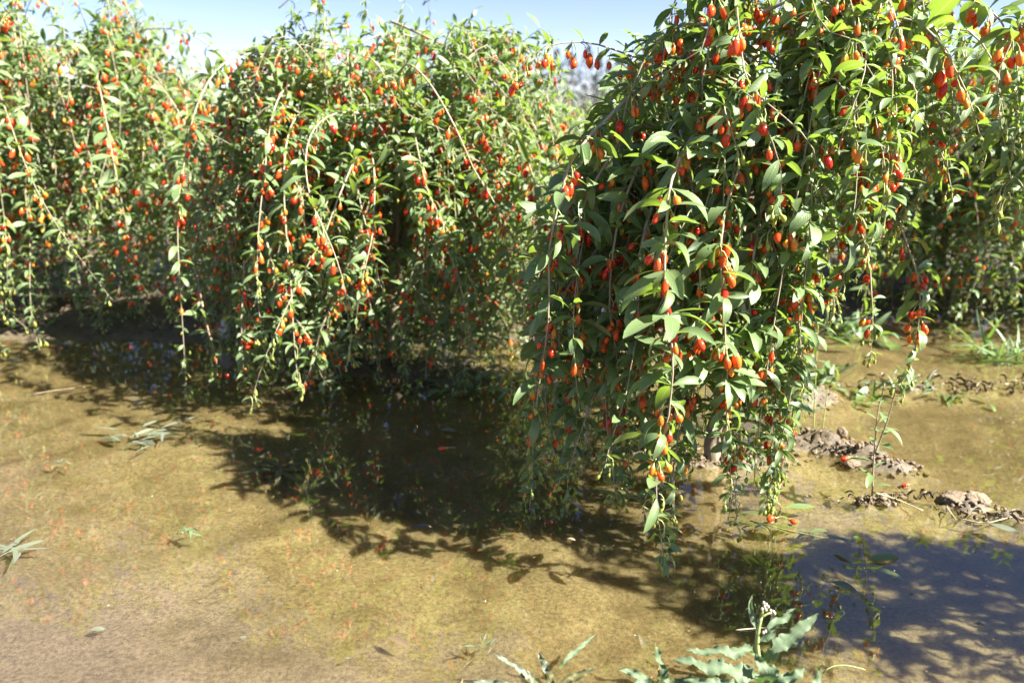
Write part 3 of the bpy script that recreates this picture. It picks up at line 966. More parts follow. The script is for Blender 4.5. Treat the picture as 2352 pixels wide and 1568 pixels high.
# --- the row behind
BACK = [
    ('goji bush seen between the nearest bush and the pale forked twig bush, farther off', (0.40, 4.25, 0), 1.20, 0.92, 8, 170),
    ('pale goji bush in the gap between the two left bushes', (-1.35, 5.0, 0), 1.20, 0.9, 10, 150),
    ('tall blurred goji bush in the upper left corner behind the left bush', (-3.9, 5.6, 0), 1.62, 1.05, 12, 110),
    ('goji bush just at the right edge, shading its neighbour behind the mud bank', (3.55, 4.05, 0), 1.5, 0.95, 13, 150),
    ('goji bush farther back behind the pale gap bush', (-0.5, 7.0, 0), 1.15, 1.0, 14, 80),
]
for lab, base, H, R, seed, n in BACK:
    b = Bush(lab, base, G_ROW, LEAF_FAR, BERRY_FAR, seed, sep_twigs=False)
    b.grow(H=H, R=R, n_hang=n // 2, n_in=14, n_top=34, n_side=40, leaf=0.085, berry=0.28, spacing=0.066, n_low=54, n_base=44)
    BUSHES.append(b)

# --- which leaves and berries show: a coarse depth map over the frame
CELL = 5
zbuf = {}
def centres(b):
    if not hasattr(b, '_c'):
        LM, BM = np.concatenate(b.leafM), np.concatenate(b.berM)
        cl = LM[:, :3, 3] + LM[:, :3, 0] * 0.5
        cb = BM[:, :3, 3] - BM[:, :3, 2] * 0.035
        b._c = (LM, BM, cl, cb)
    return b._c
zmap = np.full((682 // CELL + 2, 1024 // CELL + 2), 1e9)
for b in BUSHES:
    _, _, cl, cb = centres(b)
    for c in (cl, cb):
        x, y, zc = project(c)
        ok = (x >= 0) & (x < 1024) & (y >= 0) & (y < 682)
        np.minimum.at(zmap, ((y[ok] // CELL).astype(int), (x[ok] // CELL).astype(int)), zc[ok])
def showing(c, size, n):
    x, y, zc = project(c)
    ok = (x >= 2) & (x < 1022) & (y >= 2) & (y < 680)
    xi = np.clip(x // CELL, 0, zmap.shape[1] - 1).astype(int)
    yi = np.clip(y // CELL, 0, zmap.shape[0] - 1).astype(int)
    vis = ok & (zc <= zmap[yi, xi] + 0.03)
    score = np.where(vis, size / zc, 0)
    idx = np.argsort(-score)[:n]
    return idx[score[idx] > 0]

def build_bush(b, n_leaf, n_berry):
    root = empty('goji_bush', b.base)
    tag(root, b.label, 'bush', b.group)
    org = b.base
    part_tube('trunk', *b.trunk, M_BARK, root, org, 9)
    for Q, R_, ph in b.limbs:
        part_tube('limb', Q, R_, M_BARK, root, org, 6)
    twigs = []
    if b.sep:
        for P, R_ in b.shoots:
            V, F = tube_geo(P - org, R_, 5 if R_[0] > 0.0035 else 4, cap=False)
            twigs.append(link('twig', simple_mesh('twig', V, F, [M_TWIG]), root))
    else:
        VV, FF = [], []
        for P, R_ in b.shoots:
            V, F = tube_geo(P - org, R_, 3, cap=False)
            o_ = len(VV)
            VV += V
            FF += [tuple(i + o_ for i in f) for f in F]
        tag(link('twigs', simple_mesh('twigs', VV, FF, [M_TWIG]), root), kind='stuff')
    LM, BM, cl, cb = centres(b)
    T0 = np.eye(4)
    T0[:3, 3] = -org
    LMl, BMl = T0 @ LM, T0 @ BM
    lt, bt = np.concatenate(b.leafT), np.concatenate(b.berT)
    lsh, bsh = np.concatenate(b.leafS), np.concatenate(b.berS)
    ball = b.bset[0] + b.bset[1] + b.bset[2]
    for name, Ml, tid, temps, c, sh, n, mass, size in (
            ('leaf', LMl, lt, b.lset, cl, lsh, n_leaf, 'foliage', np.linalg.norm(LM[:, :3, 0], axis=1)),
            ('berry', BMl, bt, ball, cb, bsh, n_berry, 'fruit', np.full(len(BM), 0.03))):
        fine = LEAF_HI if name == 'leaf' else BERRY_HI[0] + BERRY_HI[1] + BERRY_HI[2]
        if b.far:
            fine = LEAF_LO if name == 'leaf' else BERRY_LO[0] + BERRY_LO[1] + BERRY_LO[2]
        pick = showing(c, size, n)
        rest = np.ones(len(Ml), dtype=bool)
        rest[pick] = False
        for i in pick:
            o = bpy.data.objects.new(name, fine[tid[i]].mesh())
            COL.objects.link(o)
            o.parent = twigs[sh[i]] if b.sep else root
            o.matrix_basis = Matrix(Ml[i].tolist())
        me = join_instances(mass, temps, tid[rest], Ml[rest])
        if me is not None:
            tag(link(mass, me, root), kind='stuff')
    return root

ROOTS = []
for k, b in enumerate(BUSHES):
    nl, nb = [(300, 300), (300, 300), (300, 300), (250, 200), (120, 100)][k] if k < 5 else (100, 60)
    ROOTS.append(build_bush(b, nl, nb))

# ------------------------------------------------------------------ stakes by the nearest bush
def stake(label, px, py, topz, rad, lean):
    p = gnd(px, py)
    P = np.array([[p[0], p[1], -0.12], [p[0] + lean[0] * 0.5, p[1] + lean[1] * 0.5, topz * 0.5], [p[0] + lean[0], p[1] + lean[1], topz]])
    P = resample(P, 0.12)
    P[:, 0] += np.sin(np.arange(len(P)) * 1.3) * 0.002
    o = part_tube('support_stake', P - np.array([p[0], p[1], 0]), np.full(len(P), rad), M_STAKE, None, (0, 0, 0), 10)
    o.location = (p[0], p[1], 0)
    tag(o, label, 'stake', 'wooden stakes among the goji bushes')
stake('pale wooden stake behind the trunk of the nearest goji bush', 1662, 1052, 1.16, 0.013, (0.0, 0.02))
stake('thin pale stake under the left side of the nearest goji bush', 1345, 1015, 0.75, 0.009, (0.02, 0.03))

# ------------------------------------------------------------------ weeds
WEED_LEAF = [leaf_template(7, bd, 0.25, tw, wm, pet=0.05, wob=0.10, mats=[M_WEED], shape=0.7) for bd, tw, wm in ((0.3, 0.3, 0.11), (0.8, -0.4, 0.13), (0.1, 0.5, 0.09))]
TUFT_LEAF = [leaf_template(5, bd, 0.3, tw, wm, pet=0.03, mats=[M_GRASS], shape=0.6) for bd, tw, wm in ((0.6, 0.3, 0.10), (1.2, -0.5, 0.14), (0.2, 0.6, 0.08), (0.9, 0.2, 0.17))]
BLADE = [leaf_template(6, bd, 0.35, tw, wm, pet=0.01, mats=[M_GRASS], shape=0.45) for bd, tw, wm in ((0.9, 0.3, 0.030), (1.6, -0.3, 0.026), (0.4, 0.5, 0.034))]
PALE_LEAF = [leaf_template(6, bd, 0.3, tw, wm, pet=0.03, wob=0.15, mats=[M_PALE], shape=0.6) for bd, tw, wm in ((0.3, 0.6, 0.085), (0.5, -0.6, 0.10), (0.15, 0.4, 0.06), (0.2, 0.9, 0.08))]
SMALL_LEAF = [leaf_template(6, bd, 0.3, tw, wm, pet=0.06, mats=[M_LEAF], shape=0.8) for bd, tw, wm in ((0.3, 0.3, 0.14), (0.9, -0.4, 0.15), (0.5, 0.1, 0.12))]
wr = np.random.default_rng(77)

def leaf_obj(temp, M, parent, name='leaf'):
    o = bpy.data.objects.new(name, temp.mesh())
    COL.objects.link(o)
    o.parent = parent
    o.matrix_basis = Matrix(M.tolist())
    return o

def rosette(name, label, cat, px, py, n, ln, elev, temps, group=None, sink=0.0, spread=0.01, z=None, pname='leaf', squash=1.0):
    p = gnd(px, py)
    zz = max(height(p[0], p[1]).item(), -0.02) if z is None else z
    root = empty(name, (p[0], p[1], zz - sink))
    tag(root, label, cat, group)
    for i in range(n):
        ph = 2 * math.pi * (i + wr.uniform(-0.4, 0.4)) / n * 2.618
        el = wr.uniform(*elev)
        d = np.array([math.cos(ph) * math.cos(el), math.sin(ph) * math.cos(el) * squash, math.sin(el)])
        d = unit(d)
        leaf_obj(temps[wr.integers(len(temps))], frame(d, unit(Z + wr.normal(size=3) * 0.3), wr.uniform(*ln), np.array([wr.normal() * spread, wr.normal() * spread, 0])), root, pname)
    return root

G_TUFT = 'green weed tufts on the mud'
rosette('weed_tuft', 'leafy green weed tuft on the mud bank beside the tall pale seedling', 'weed', 1900, 862, 34, (0.05, 0.13), (0.1, 1.2), TUFT_LEAF, G_TUFT, spread=0.06)
rosette('weed_tuft', 'weed tuft at the water edge just left of the drooping twig on the right', 'weed', 1975, 905, 22, (0.04, 0.10), (0.1, 1.0), TUFT_LEAF, G_TUFT, spread=0.05)
rosette('weed_tuft', 'spreading weed tuft under the drooping right twig, dry stalks in front', 'weed', 2105, 885, 30, (0.05, 0.13), (0.0, 1.0), TUFT_LEAF + BLADE, G_TUFT, spread=0.06)
rosette('weed_tuft', 'bright green weed tuft in front of the shaded bush at the far bank', 'weed', 1960, 762, 34, (0.07, 0.17), (0.1, 1.2), TUFT_LEAF, G_TUFT, spread=0.08)
rosette('grass_clump', 'dark grass clump at the right edge below the shaded bush', 'grass clump', 2290, 812, 60, (0.12, 0.30), (0.15, 1.2), BLADE, None, spread=0.07, pname='blade')
rosette('weed_tuft', 'low dark weed lying on wet mud right of the drooping twig', 'weed', 2190, 900, 20, (0.05, 0.12), (0.0, 0.3), TUFT_LEAF, G_TUFT, spread=0.05)
rosette('weed_tuft', 'green weed tuft at the foot of the second bush, by the water edge', 'weed', 1075, 888, 36, (0.05, 0.12), (0.0, 0.9), TUFT_LEAF, G_TUFT, spread=0.09)
rosette('weed_tuft', 'small weed tuft in the water between the second bush and the nearest one', 'weed', 1010, 885, 14, (0.04, 0.09), (0.0, 0.8), TUFT_LEAF + BLADE, G_TUFT, spread=0.05)
rosette('weed_tuft', 'tiny leafy weeds on the mud beneath the nearest bush', 'weed', 1440, 1020, 40, (0.02, 0.05), (0.0, 0.9), TUFT_LEAF, G_TUFT, spread=0.06)
G_DRIFT = 'withered weeds lying in the water'
PALE_LEAF = [leaf_template(7, bd, 0.12, tw, wm, pet=0.03, wob=0.05, mats=[M_PALE], shape=0.6) for bd, tw, wm in ((0.05, 0.2, 0.075), (0.1, -0.3, 0.10), (0.0, 0.4, 0.06), (0.05, 0.1, 0.085))]
rosette('withered_weed', 'grey green withered weed lying in shallow water at the left edge', 'weed', 30, 1262, 14, (0.04, 0.085), (-0.02, 0.05), PALE_LEAF, G_DRIFT, spread=0.015, z=0.0)
rosette('withered_weed', 'flattened grey weed on the sunlit water in front of the left bush', 'weed', 325, 1000, 20, (0.05, 0.13), (-0.05, 0.03), PALE_LEAF, G_DRIFT, spread=0.05, z=0.0, squash=0.5)
rosette('withered_weed', 'small pale weed sprig afloat left of the flattened grey weed', 'weed', 140, 1058, 5, (0.03, 0.06), (-0.05, 0.02), PALE_LEAF, G_DRIFT, z=0.0)
rosette('weed_sprout', 'little green sprout on the water between two blue sky reflections', 'weed', 425, 1220, 9, (0.02, 0.05), (0.0, 0.6), TUFT_LEAF, None, z=0.0)
rosette('withered_weed', 'faint drowned weed under the dark shaded water left of the nearest bush', 'weed', 640, 1068, 14, (0.06, 0.14), (-0.05, 0.02), PALE_LEAF, G_DRIFT, z=-0.012, squash=0.5)
rosette('weed_sprout', 'small faded sprout on the sunlit mud below the shadow edge', 'weed', 1110, 1475, 8, (0.02, 0.045), (0.0, 0.5), PALE_LEAF, None, z=-0.006)

def seedling(label, stems, leaf_len, temps, every, group=None, r=0.0022, mat=None):
    b0 = at(*stems[0][0])
    root = empty('seedling', (b0[0], b0[1], 0))
    tag(root, label, 'seedling', group)
    for pts in stems:
        P = catmull([at(*q) for q in pts], 0.01)
        part_tube('stem', P, np.linspace(r, r * 0.45, len(P)), mat or M_STALK, root, (b0[0], b0[1], 0), 6)
        T = np.gradient(P, axis=0)
        k = 3
        az = wr.uniform(0, 6)
        while k < len(P):
            az += 2.4
            t = unit(T[k])
            a = unit(np.cross(t, np.array([0.2, 1, 0.1])))
            bb = np.cross(t, a)
            d = unit(a * math.cos(az) + bb * math.sin(az) + t * 0.35 + wr.normal(size=3) * 0.12)
            sz = leaf_len * wr.uniform(0.7, 1.25) * (1 - 0.45 * k / len(P))
            leaf_obj(temps[wr.integers(len(temps))], frame(d, Z + wr.normal(size=3) * 0.2, sz, P[k] - np.array([b0[0], b0[1], 0])), root)
            k += max(1, int(round(every * wr.uniform(0.6, 1.4))))
    return root
G_SEED = 'slender seedlings standing in the mud'
def gy_(px, py):
    return gnd(px, py)[1]
ya = gy_(1868, 1000)
seedling('tall pale seedling on the mud bank just right of the nearest bush', [[(1868, 1000, ya), (1872, 900, ya), (1876, 800, ya), (1880, 735, ya)]], 0.05, SMALL_LEAF, 4, G_SEED)
seedling('short whitish seedling beside the tall pale one on the bank', [[(1888, 990, ya), (1895, 940, ya), (1902, 890, ya)]], 0.05, WEED_LEAF, 3, G_SEED)
seedling('short whitish seedlings at the right foot of the nearest bush', [[(1815, 1000, ya), (1825, 930, ya), (1830, 850, ya)], [(1800, 990, ya), (1795, 930, ya), (1805, 880, ya)]], 0.05, WEED_LEAF, 3, G_SEED)
yb = gy_(2003, 1138)
seedling('dark twin stemmed seedling rising from the leaf litter heap in the water', [[(2003, 1138, yb), (2008, 1040, yb), (2016, 950, yb), (2032, 880, yb)], [(2010, 1040, yb), (2040, 960, yb - 0.02), (2058, 890, yb - 0.03)]], 0.065, SMALL_LEAF, 2, G_SEED, r=0.0024, mat=M_TWIG)

# ------------------------------------------------------------------ the big weed in the foreground
def lobed(name, pts, wpx, parent, org, mat, lobes=5.0, depth=0.35, ruff=0.25, tilt=(0, -0.6, 1.0), taper=0.8, seed=0, roll=0.0):
    rr = random.Random(seed)
    P = catmull([at(*q) for q in pts], 0.004)
    T = np.gradient(P, axis=0)
    T /= np.linalg.norm(T, axis=1)[:, None] + 1e-9
    n = len(P)
    zc = float((P.mean(0) - CAMP) @ FWD)
    W = wpx * K * zc
    V, F, UV = [], [], []
    cols = 7
    ph = [rr.uniform(0, 6), rr.uniform(0, 6)]
    for i in range(n):
        f = i / (n - 1)
        up = unit(np.array(tilt, dtype=float))
        sd = unit(np.cross(up, T[i]))
        nr = np.cross(T[i], sd)
        a = roll * f
        sd, nr = sd * math.cos(a) + nr * math.sin(a), nr * math.cos(a) - sd * math.sin(a)
        base = (math.sin(math.pi * min(1, f * 0.92 + 0.08) ** taper) ** 0.7) if f < 0.999 else 0.02
        for j in range(cols):
            u = -1 + 2 * j / (cols - 1)
            lob = 1 - depth * (0.5 + 0.3 * math.sin(f * lobes * 6.28 + ph[0 if u < 0 else 1]) + 0.2 * math.sin(f * lobes * 15.7 + ph[1] * 2 + u) + 0.18 * math.sin(f * lobes * 37 + ph[0] * 3)) * abs(u) * (1.3 - f)
            w = W * base * lob
            wave = ruff * W * abs(u) ** 1.6 * (math.sin(f * lobes * 5.3 + ph[1 if u < 0 else 0] + 1.0) + 0.4 * math.sin(f * lobes * 17 + ph[0] + u) + 0.25 * math.sin(f * lobes * 31 + ph[1])) * (0.4 + base)
            V.append(P[i] + sd * (u * w) + nr * (wave + 0.15 * W * abs(u) * base) - org)
            UV.append((0.5 + 0.5 * u, f))
    for i in range(n - 1):
        for j in range(cols - 1):
            q = i * cols + j
            F.append((q + 1, q + cols + 1, q + cols, q))
    return link(name, simple_mesh(name, V, F, [mat], None, UV), parent)

def bud(parent, org, px, py, Y, rad):
    p = at(px, py, Y) - org
    prof = [(0, 0.05, 1.1), (0, 0.62, 0.85), (0, 0.95, 0.2), (0, 0.9, -0.45), (0, 0.35, -0.95)]
    V, F, fm = [], [], []
    lathe(V, F, fm, p, [(0, rr * rad, z * rad * 1.25) for _, rr, z in prof][::1], 7, 0.05, (0, 0), 0)
    F.append(tuple(range(7)))
    fm.append(0)
    return link('bud', simple_mesh('bud', V, F, [M_BUD], fm), parent)

YW = 1.25
wb = gnd(1762, 1566)
org = np.array([wb[0], wb[1], 0.0])
thistle = empty('sow_thistle', org)
tag(thistle, 'tall sow thistle with bud clusters and wavy lobed leaves at the bottom of the picture', 'weed')
P = catmull([at(1768, 1585, YW), at(1755, 1545, YW), at(1740, 1495, YW), at(1741, 1450, YW), at(1748, 1415, YW)], 0.008)
part_tube('stem', P, np.linspace(0.0062, 0.0035, len(P)), M_STALK, thistle, org, 8)
part_tube('branch', catmull([at(1748, 1416, YW), at(1752, 1400, YW), at(1756, 1388, YW)], 0.006), np.linspace(0.0026, 0.0015, len(catmull([at(1748, 1416, YW), at(1752, 1400, YW), at(1756, 1388, YW)], 0.006))), M_STALK, thistle, org, 6)
Q = catmull([at(1748, 1418, YW), at(1760, 1410, YW), at(1772, 1406, YW)], 0.006)
part_tube('branch', Q, np.linspace(0.0024, 0.0014, len(Q)), M_STALK, thistle, org, 6)
LV = [
    ([(1742, 1518, YW), (1775, 1497, YW - 0.01), (1815, 1464, YW), (1850, 1435, YW + 0.01), (1880, 1408, YW + 0.02)], 24, 3.0, 0.75, 0.22, 0.75),
    ([(1746, 1472, YW), (1768, 1455, YW), (1780, 1432, YW + 0.01), (1805, 1415, YW + 0.02), (1828, 1396, YW + 0.03)], 13, 2.5, 0.4, 0.5, 0.8),
    ([(1738, 1500, YW), (1712, 1492, YW - 0.01), (1680, 1497, YW - 0.02), (1630, 1495, YW - 0.02), (1572, 1494, YW - 0.02)], 16, 3.0, 0.5, 0.45, 0.65),
    ([(1741, 1455, YW), (1732, 1425, YW), (1724, 1395, YW + 0.01), (1727, 1366, YW + 0.02)], 8, 2.0, 0.3, 0.5, 0.8),
    ([(1760, 1572, YW - 0.03), (1715, 1548, YW - 0.05), (1650, 1535, YW - 0.05), (1590, 1522, YW - 0.04), (1545, 1512, YW - 0.03)], 26, 4.0, 0.55, 0.3, 0.7),
    ([(1745, 1575, YW - 0.05), (1760, 1545, YW - 0.06), (1745, 1520, YW - 0.05), (1735, 1500, YW - 0.04)], 22, 3.0, 0.5, 0.4, 0.8),
    ([(1775, 1580, YW - 0.05), (1800, 1560, YW - 0.05), (1830, 1550, YW - 0.05), (1850, 1530, YW - 0.04)], 18, 3.0, 0.5, 0.5, 0.8),
    ([(1790, 1590, YW - 0.04), (1785, 1560, YW - 0.04), (1775, 1540, YW - 0.03), (1772, 1520, YW - 0.03)], 16, 3.0, 0.4, 0.5, 0.8),
    ([(1830, 1600, YW - 0.04), (1868, 1580, YW - 0.04), (1880, 1555, YW - 0.03), (1876, 1528, YW - 0.03)], 12, 2.0, 0.3, 0.4, 0.8),
    ([(1740, 1600, YW - 0.08), (1680, 1580, YW - 0.08), (1620, 1570, YW - 0.08), (1570, 1560, YW - 0.07)], 24, 4.0, 0.55, 0.35, 0.7),
]
for k, (pts, w, lob, dep, ruf, tap) in enumerate(LV):
    lobed('leaf', pts, w, thistle, org, M_WEED, lob, dep, ruf, taper=tap, seed=k + 3, roll=0.3 * (-1) ** k)
for px, py in ((1754, 1384), (1760, 1388), (1764, 1393), (1756, 1393), (1759, 1400), (1750, 1398), (1770, 1402), (1776, 1404), (1773, 1409), (1779, 1408), (1753, 1452), (1758, 1449), (1742, 1424)):
    bud(thistle, org, px, py, YW + wr.uniform(-0.008, 0.008), 0.0028)

def leafy_weed(name, label, leaves, mat, seed):
    p0 = at(*leaves[0][0][0])
    o_ = np.array([p0[0], p0[1], 0.0])
    root = empty(name, o_)
    tag(root, label, 'weed')
    for k, (pts, w) in enumerate(leaves):
        lobed('leaf', pts, w, root, o_, mat, 3.5, 0.45, 0.5, taper=0.75, seed=seed + k, roll=0.5 * (-1) ** k)
    return root
leafy_weed('curled_weed', 'curled wilting weed with twisted top, left of the sow thistle', [
    ([(1512, 1590, 1.24), (1522, 1545, 1.24), (1512, 1510, 1.25), (1505, 1485, 1.25), (1494, 1474, 1.26)], 13),
    ([(1510, 1590, 1.22), (1480, 1560, 1.22), (1455, 1545, 1.22), (1420, 1535, 1.22)], 13),
    ([(1515, 1600, 1.21), (1545, 1575, 1.21), (1570, 1565, 1.21), (1590, 1545, 1.21)], 14),
    ([(1500, 1600, 1.21), (1490, 1575, 1.21), (1468, 1565, 1.21), (1452, 1575, 1.20)], 13),
    ([(1530, 1605, 1.20), (1540, 1580, 1.20), (1530, 1560, 1.20), (1536, 1540, 1.20)], 11)], M_WEED, 40)
leafy_weed('drowned_weed', 'pale drowned weed leaning under the water at the bottom edge', [
    ([(1255, 1590, 1.22), (1225, 1560, 1.23), (1195, 1540, 1.235), (1160, 1515, 1.24), (1126, 1500, 1.245)], 10),
    ([(1270, 1590, 1.22), (1262, 1555, 1.24), (1248, 1520, 1.26), (1235, 1495, 1.27)], 12),
    ([(1290, 1590, 1.22), (1300, 1560, 1.24), (1330, 1550, 1.25), (1370, 1530, 1.26)], 11),
    ([(1240, 1600, 1.21), (1190, 1580, 1.21), (1140, 1570, 1.21), (1080, 1562, 1.21)], 12),
    ([(1280, 1600, 1.21), (1240, 1580, 1.22), (1222, 1560, 1.22), (1210, 1535, 1.23)], 10)], M_PALE, 60)
leafy_weed('half_sunk_leaf', 'single long leaf slanting out of the water near the bottom edge', [
    ([(1285, 1535, 1.262), (1310, 1505, 1.285), (1340, 1480, 1.305), (1368, 1455, 1.325)], 7)], M_WEED, 80)

# ------------------------------------------------------------------ clods, litter, floating bits
M_CLOD = plain_material('clod_soil', (0.10, 0.072, 0.045), (0.26, 0.195, 0.13), scale=150, rough=0.7, bump=1.0, dist=0.006, spec=0.4)
def clod(label, px, py, rx, ry, rz, seed):
    p = gnd(px, py)
    me = bpy.data.meshes.new('mud_clod')
    import bmesh
    bm = bmesh.new()
    bmesh.ops.create_icosphere(bm, subdivisions=4, radius=1.0)
    for v in bm.verts:
        c = np.array(v.co)
        q = c * 2.0 + seed
        d = 1 + 0.30 * float(value_noise(q[0] + q[2], q[1] - q[2], seed)) * 1.6 + 0.22 * float(value_noise(q[0] * 3 + q[2] * 2, q[1] * 3 - q[2] * 2, seed + 1)) + 0.20 * float(value_noise(q[0] * 7 + q[2] * 5, q[1] * 7 - q[2] * 5, seed + 2)) + 0.14 * float(value_noise(q[0] * 15 + q[2] * 9, q[1] * 15 - q[2] * 11, seed + 3))
        v.co = Vector((c[0] * rx * d, c[1] * ry * d, c[2] * rz * d))
    for f in bm.faces:
        f.smooth = True
    bm.to_mesh(me)
    bm.free()
    me.materials.append(M_CLOD)
    o = link('mud_clod', me)
    o.location = (p[0], p[1], rz * 0.35)
    tag(o, label, 'clod', 'mud clods on the wet ground')
clod('left of two brown mud clods lying side by side near the right edge', 2192, 1152, 0.042, 0.030, 0.020, 3)
clod('right of two brown mud clods lying side by side near the right edge', 2238, 1154, 0.038, 0.028, 0.021, 5)
clod('small pointed mud clod on top of the bank right of the nearest bush', 1932, 1002, 0.018, 0.015, 0.022, 9)
clod('lump of dry mud on the bank at the right foot of the nearest bush', 1880, 1018, 0.026, 0.020, 0.013, 12)
clod('lump of mud on the front of the litter strewn mound', 1955, 1068, 0.022, 0.018, 0.012, 15)

import bmesh
def crumb_template(seed):
    bm = bmesh.new()
    bmesh.ops.create_icosphere(bm, subdivisions=2, radius=1.0)
    rr = random.Random(seed)
    V = []
    for v in bm.verts:
        q = np.array(v.co) * 1.7 + seed
        d = 1 + 0.9 * float(value_noise(q[0] + q[2] * 1.3, q[1] - q[2], seed)) + 0.5 * float(value_noise(q[0] * 3 + q[2] * 2, q[1] * 3 - q[2] * 2, seed + 1))
        V.append(np.array(v.co) * d * np.array([1.2, 0.9, 0.7]))
    F = [tuple(w.index for w in f.verts) for f in bm.faces]
    bm.free()
    return Template('soil_crumbs', V, F, [0] * len(F), [M_CLOD])
CRUMB = [crumb_template(3 + k) for k in range(4)]
Ms, Tk = [], []
for px, py, sx, sy, n in ((1885, 1015, 0.11, 0.06, 130), (1985, 1045, 0.09, 0.045, 80), (2060, 1075, 0.09, 0.045, 90), (1660, 1060, 0.18, 0.05, 110), (1850, 915, 0.13, 0.07, 60), (2100, 890, 0.22, 0.05, 70), (2215, 1165, 0.09, 0.03, 60), (2340, 1190, 0.09, 0.03, 60), (2010, 1150, 0.06, 0.02, 40), (900, 850, 0.40, 0.15, 80)):
    p = gnd(px, py)
    for i in range(n):
        x, y = p[0] + wr.normal() * sx * 0.75, p[1] + wr.normal() * sy * 0.75
        zz = float(height(x, y))
        if zz < -0.012:
            continue
        sz = 0.0025 + 0.0075 * wr.random() ** 2.5
        ph = wr.uniform(0, 6.28)
        Ms.append(frame(unit(np.array([math.cos(ph), math.sin(ph), wr.normal() * 0.3])), unit(Z + wr.normal(size=3) * 0.4), sz, np.array([x, y, zz + sz * 0.25])))
        Tk.append(wr.integers(4))
o = link('soil_crumbs', join_instances('soil_crumbs', CRUMB, np.array(Tk), np.array(Ms)))
tag(o, 'crumbs of brown soil strewn over the mud banks', 'soil', kind='stuff')

DEAD = [leaf_template(5, bd, fo, tw, wm, pet=0.08, wob=0.5, mats=[M_DEAD]) for bd, fo, tw, wm in ((2.2, 0.9, 1.5, 0.16), (1.2, 1.1, -1.8, 0.2), (0.3, 0.7, 2.2, 0.14), (3.0, 0.5, 0.6, 0.18))]
def litter(label, spots, n, ln):
    Ms = []
    for i in range(n):
        px, py, sx, sy = spots[wr.integers(len(spots))]
        p = gnd(px, py)
        x, y = p[0] + wr.normal() * sx, p[1] + wr.normal() * sy
        zz = max(float(height(x, y)), -0.001) + 0.003
        ph = wr.uniform(0, 6.28)
        d = unit(np.array([math.cos(ph), math.sin(ph), wr.uniform(-0.2, 0.35)]))
        Ms.append(frame(d, unit(Z + wr.normal(size=3) * 0.6), wr.uniform(*ln), np.array([x, y, zz])))
    Ms = np.array(Ms)
    o = link('leaf_litter', join_instances('leaf_litter', DEAD, wr.integers(len(DEAD), size=n), Ms))
    tag(o, label, 'leaf litter', kind='stuff')
litter('dark curled dead leaves heaped on the wet mud and at the water edge', [(2010, 1143, 0.045, 0.012), (2060, 1062, 0.045, 0.014), (1665, 1066, 0.06, 0.012), (2330, 1188, 0.08, 0.018), (1985, 1150, 0.03, 0.01), (2090, 1135, 0.05, 0.01), (2250, 1180, 0.05, 0.012), (1905, 1040, 0.03, 0.01)], 210, (0.015, 0.042))
litter('scattered dead leaves in the shade under the bushes', [(900, 880, 0.35, 0.06), (1560, 1045, 0.2, 0.03), (2200, 880, 0.3, 0.05), (600, 760, 0.3, 0.1), (2200, 730, 0.6, 0.15), (2250, 715, 0.7, 0.12), (250, 715, 0.8, 0.25)], 520, (0.02, 0.06))

SPECK = [leaf_template(2, 0.1, 0.2, 0.2, 0.3, mats=[m_]) for m_ in (M_PALE, M_STRAW, M_DEAD)]
def specks(label, mat_i, n, ln, spots):
    Ms = []
    for i in range(n):
        px, py, sx, sy = spots[wr.integers(len(spots))]
        p = gnd(px, py)
        x, y = p[0] + wr.normal() * sx, p[1] + wr.normal() * sy
        if height(x, y) > -0.004 or y < 1.0:
            continue
        ph = wr.uniform(0, 6.28)
        Ms.append(frame(np.array([math.cos(ph), math.sin(ph), 0.0]), Z, wr.uniform(*ln), np.array([x, y, 0.0015])))
    o = link('floating_debris', join_instances('floating_debris', [SPECK[mat_i]], np.zeros(len(Ms), dtype=int), np.array(Ms)))
    tag(o, label, 'floating debris', kind='stuff')
SP = [(400, 1250, 0.5, 0.2), (900, 1350, 0.4, 0.2), (1500, 1350, 0.4, 0.15), (2050, 1340, 0.15, 0.06), (2150, 1400, 0.3, 0.15), (1200, 1050, 0.5, 0.2), (2000, 1000, 0.4, 0.2), (1700, 1250, 0.25, 0.1)]
specks('pale specks and bits of chaff afloat on the shallow water', 1, 40, (0.002, 0.006), SP)
specks('dark specks and leaf crumbs afloat on the shallow water', 2, 70, (0.003, 0.010), SP)
specks('dull green leaf fragments drifting on the shallow water', 0, 36, (0.008, 0.020), SP)
def floating(name, label, cat, px, py, temp, sz, az, tilt=0.05, z=0.004, group=None):
    p = gnd(px, py)
    d = unit(np.array([math.cos(az), math.sin(az), tilt]))
    o = bpy.data.objects.new(name, temp.mesh())
    COL.objects.link(o)
    o.matrix_basis = Matrix(frame(d, Z, sz, np.array([p[0], p[1], z])).tolist())
    tag(o, label, cat, group)
G_FL = 'leaves fallen on the water'
FLAT = [leaf_template(8, bd, 0.15, 0.1, wm, mats=[M_LEAF]) for bd, wm in ((0.15, 0.16), (0.3, 0.14))]
FLATP = [leaf_template(8, bd, 0.25, 0.3, wm, mats=[M_PALE]) for bd, wm in ((0.15, 0.16), (0.4, 0.2))]
FLATD = [leaf_template(8, bd, 0.4, 0.5, wm, mats=[M_DEAD]) for bd, wm in ((0.25, 0.16), (0.5, 0.2))]
floating('fallen_leaf', 'bright green leaf afloat under the hanging twig tip right of the nearest trunk', 'leaf', 1800, 1168, FLAT[0], 0.085, 0.1, group=G_FL)
floating('fallen_leaf', 'green leaf half sunk left of the bright floating leaf', 'leaf', 1760, 1178, FLAT[1], 0.07, 2.9, z=-0.002, group=G_FL)
floating('fallen_leaf', 'long pale green leaf afloat on the blue water at right', 'leaf', 1992, 1290, FLAT[0], 0.085, 0.25, group=G_FL)
floating('fallen_leaf', 'drowned green leaf beside the long pale floating leaf', 'leaf', 2000, 1296, FLAT[1], 0.075, -0.6, z=-0.006, group=G_FL)
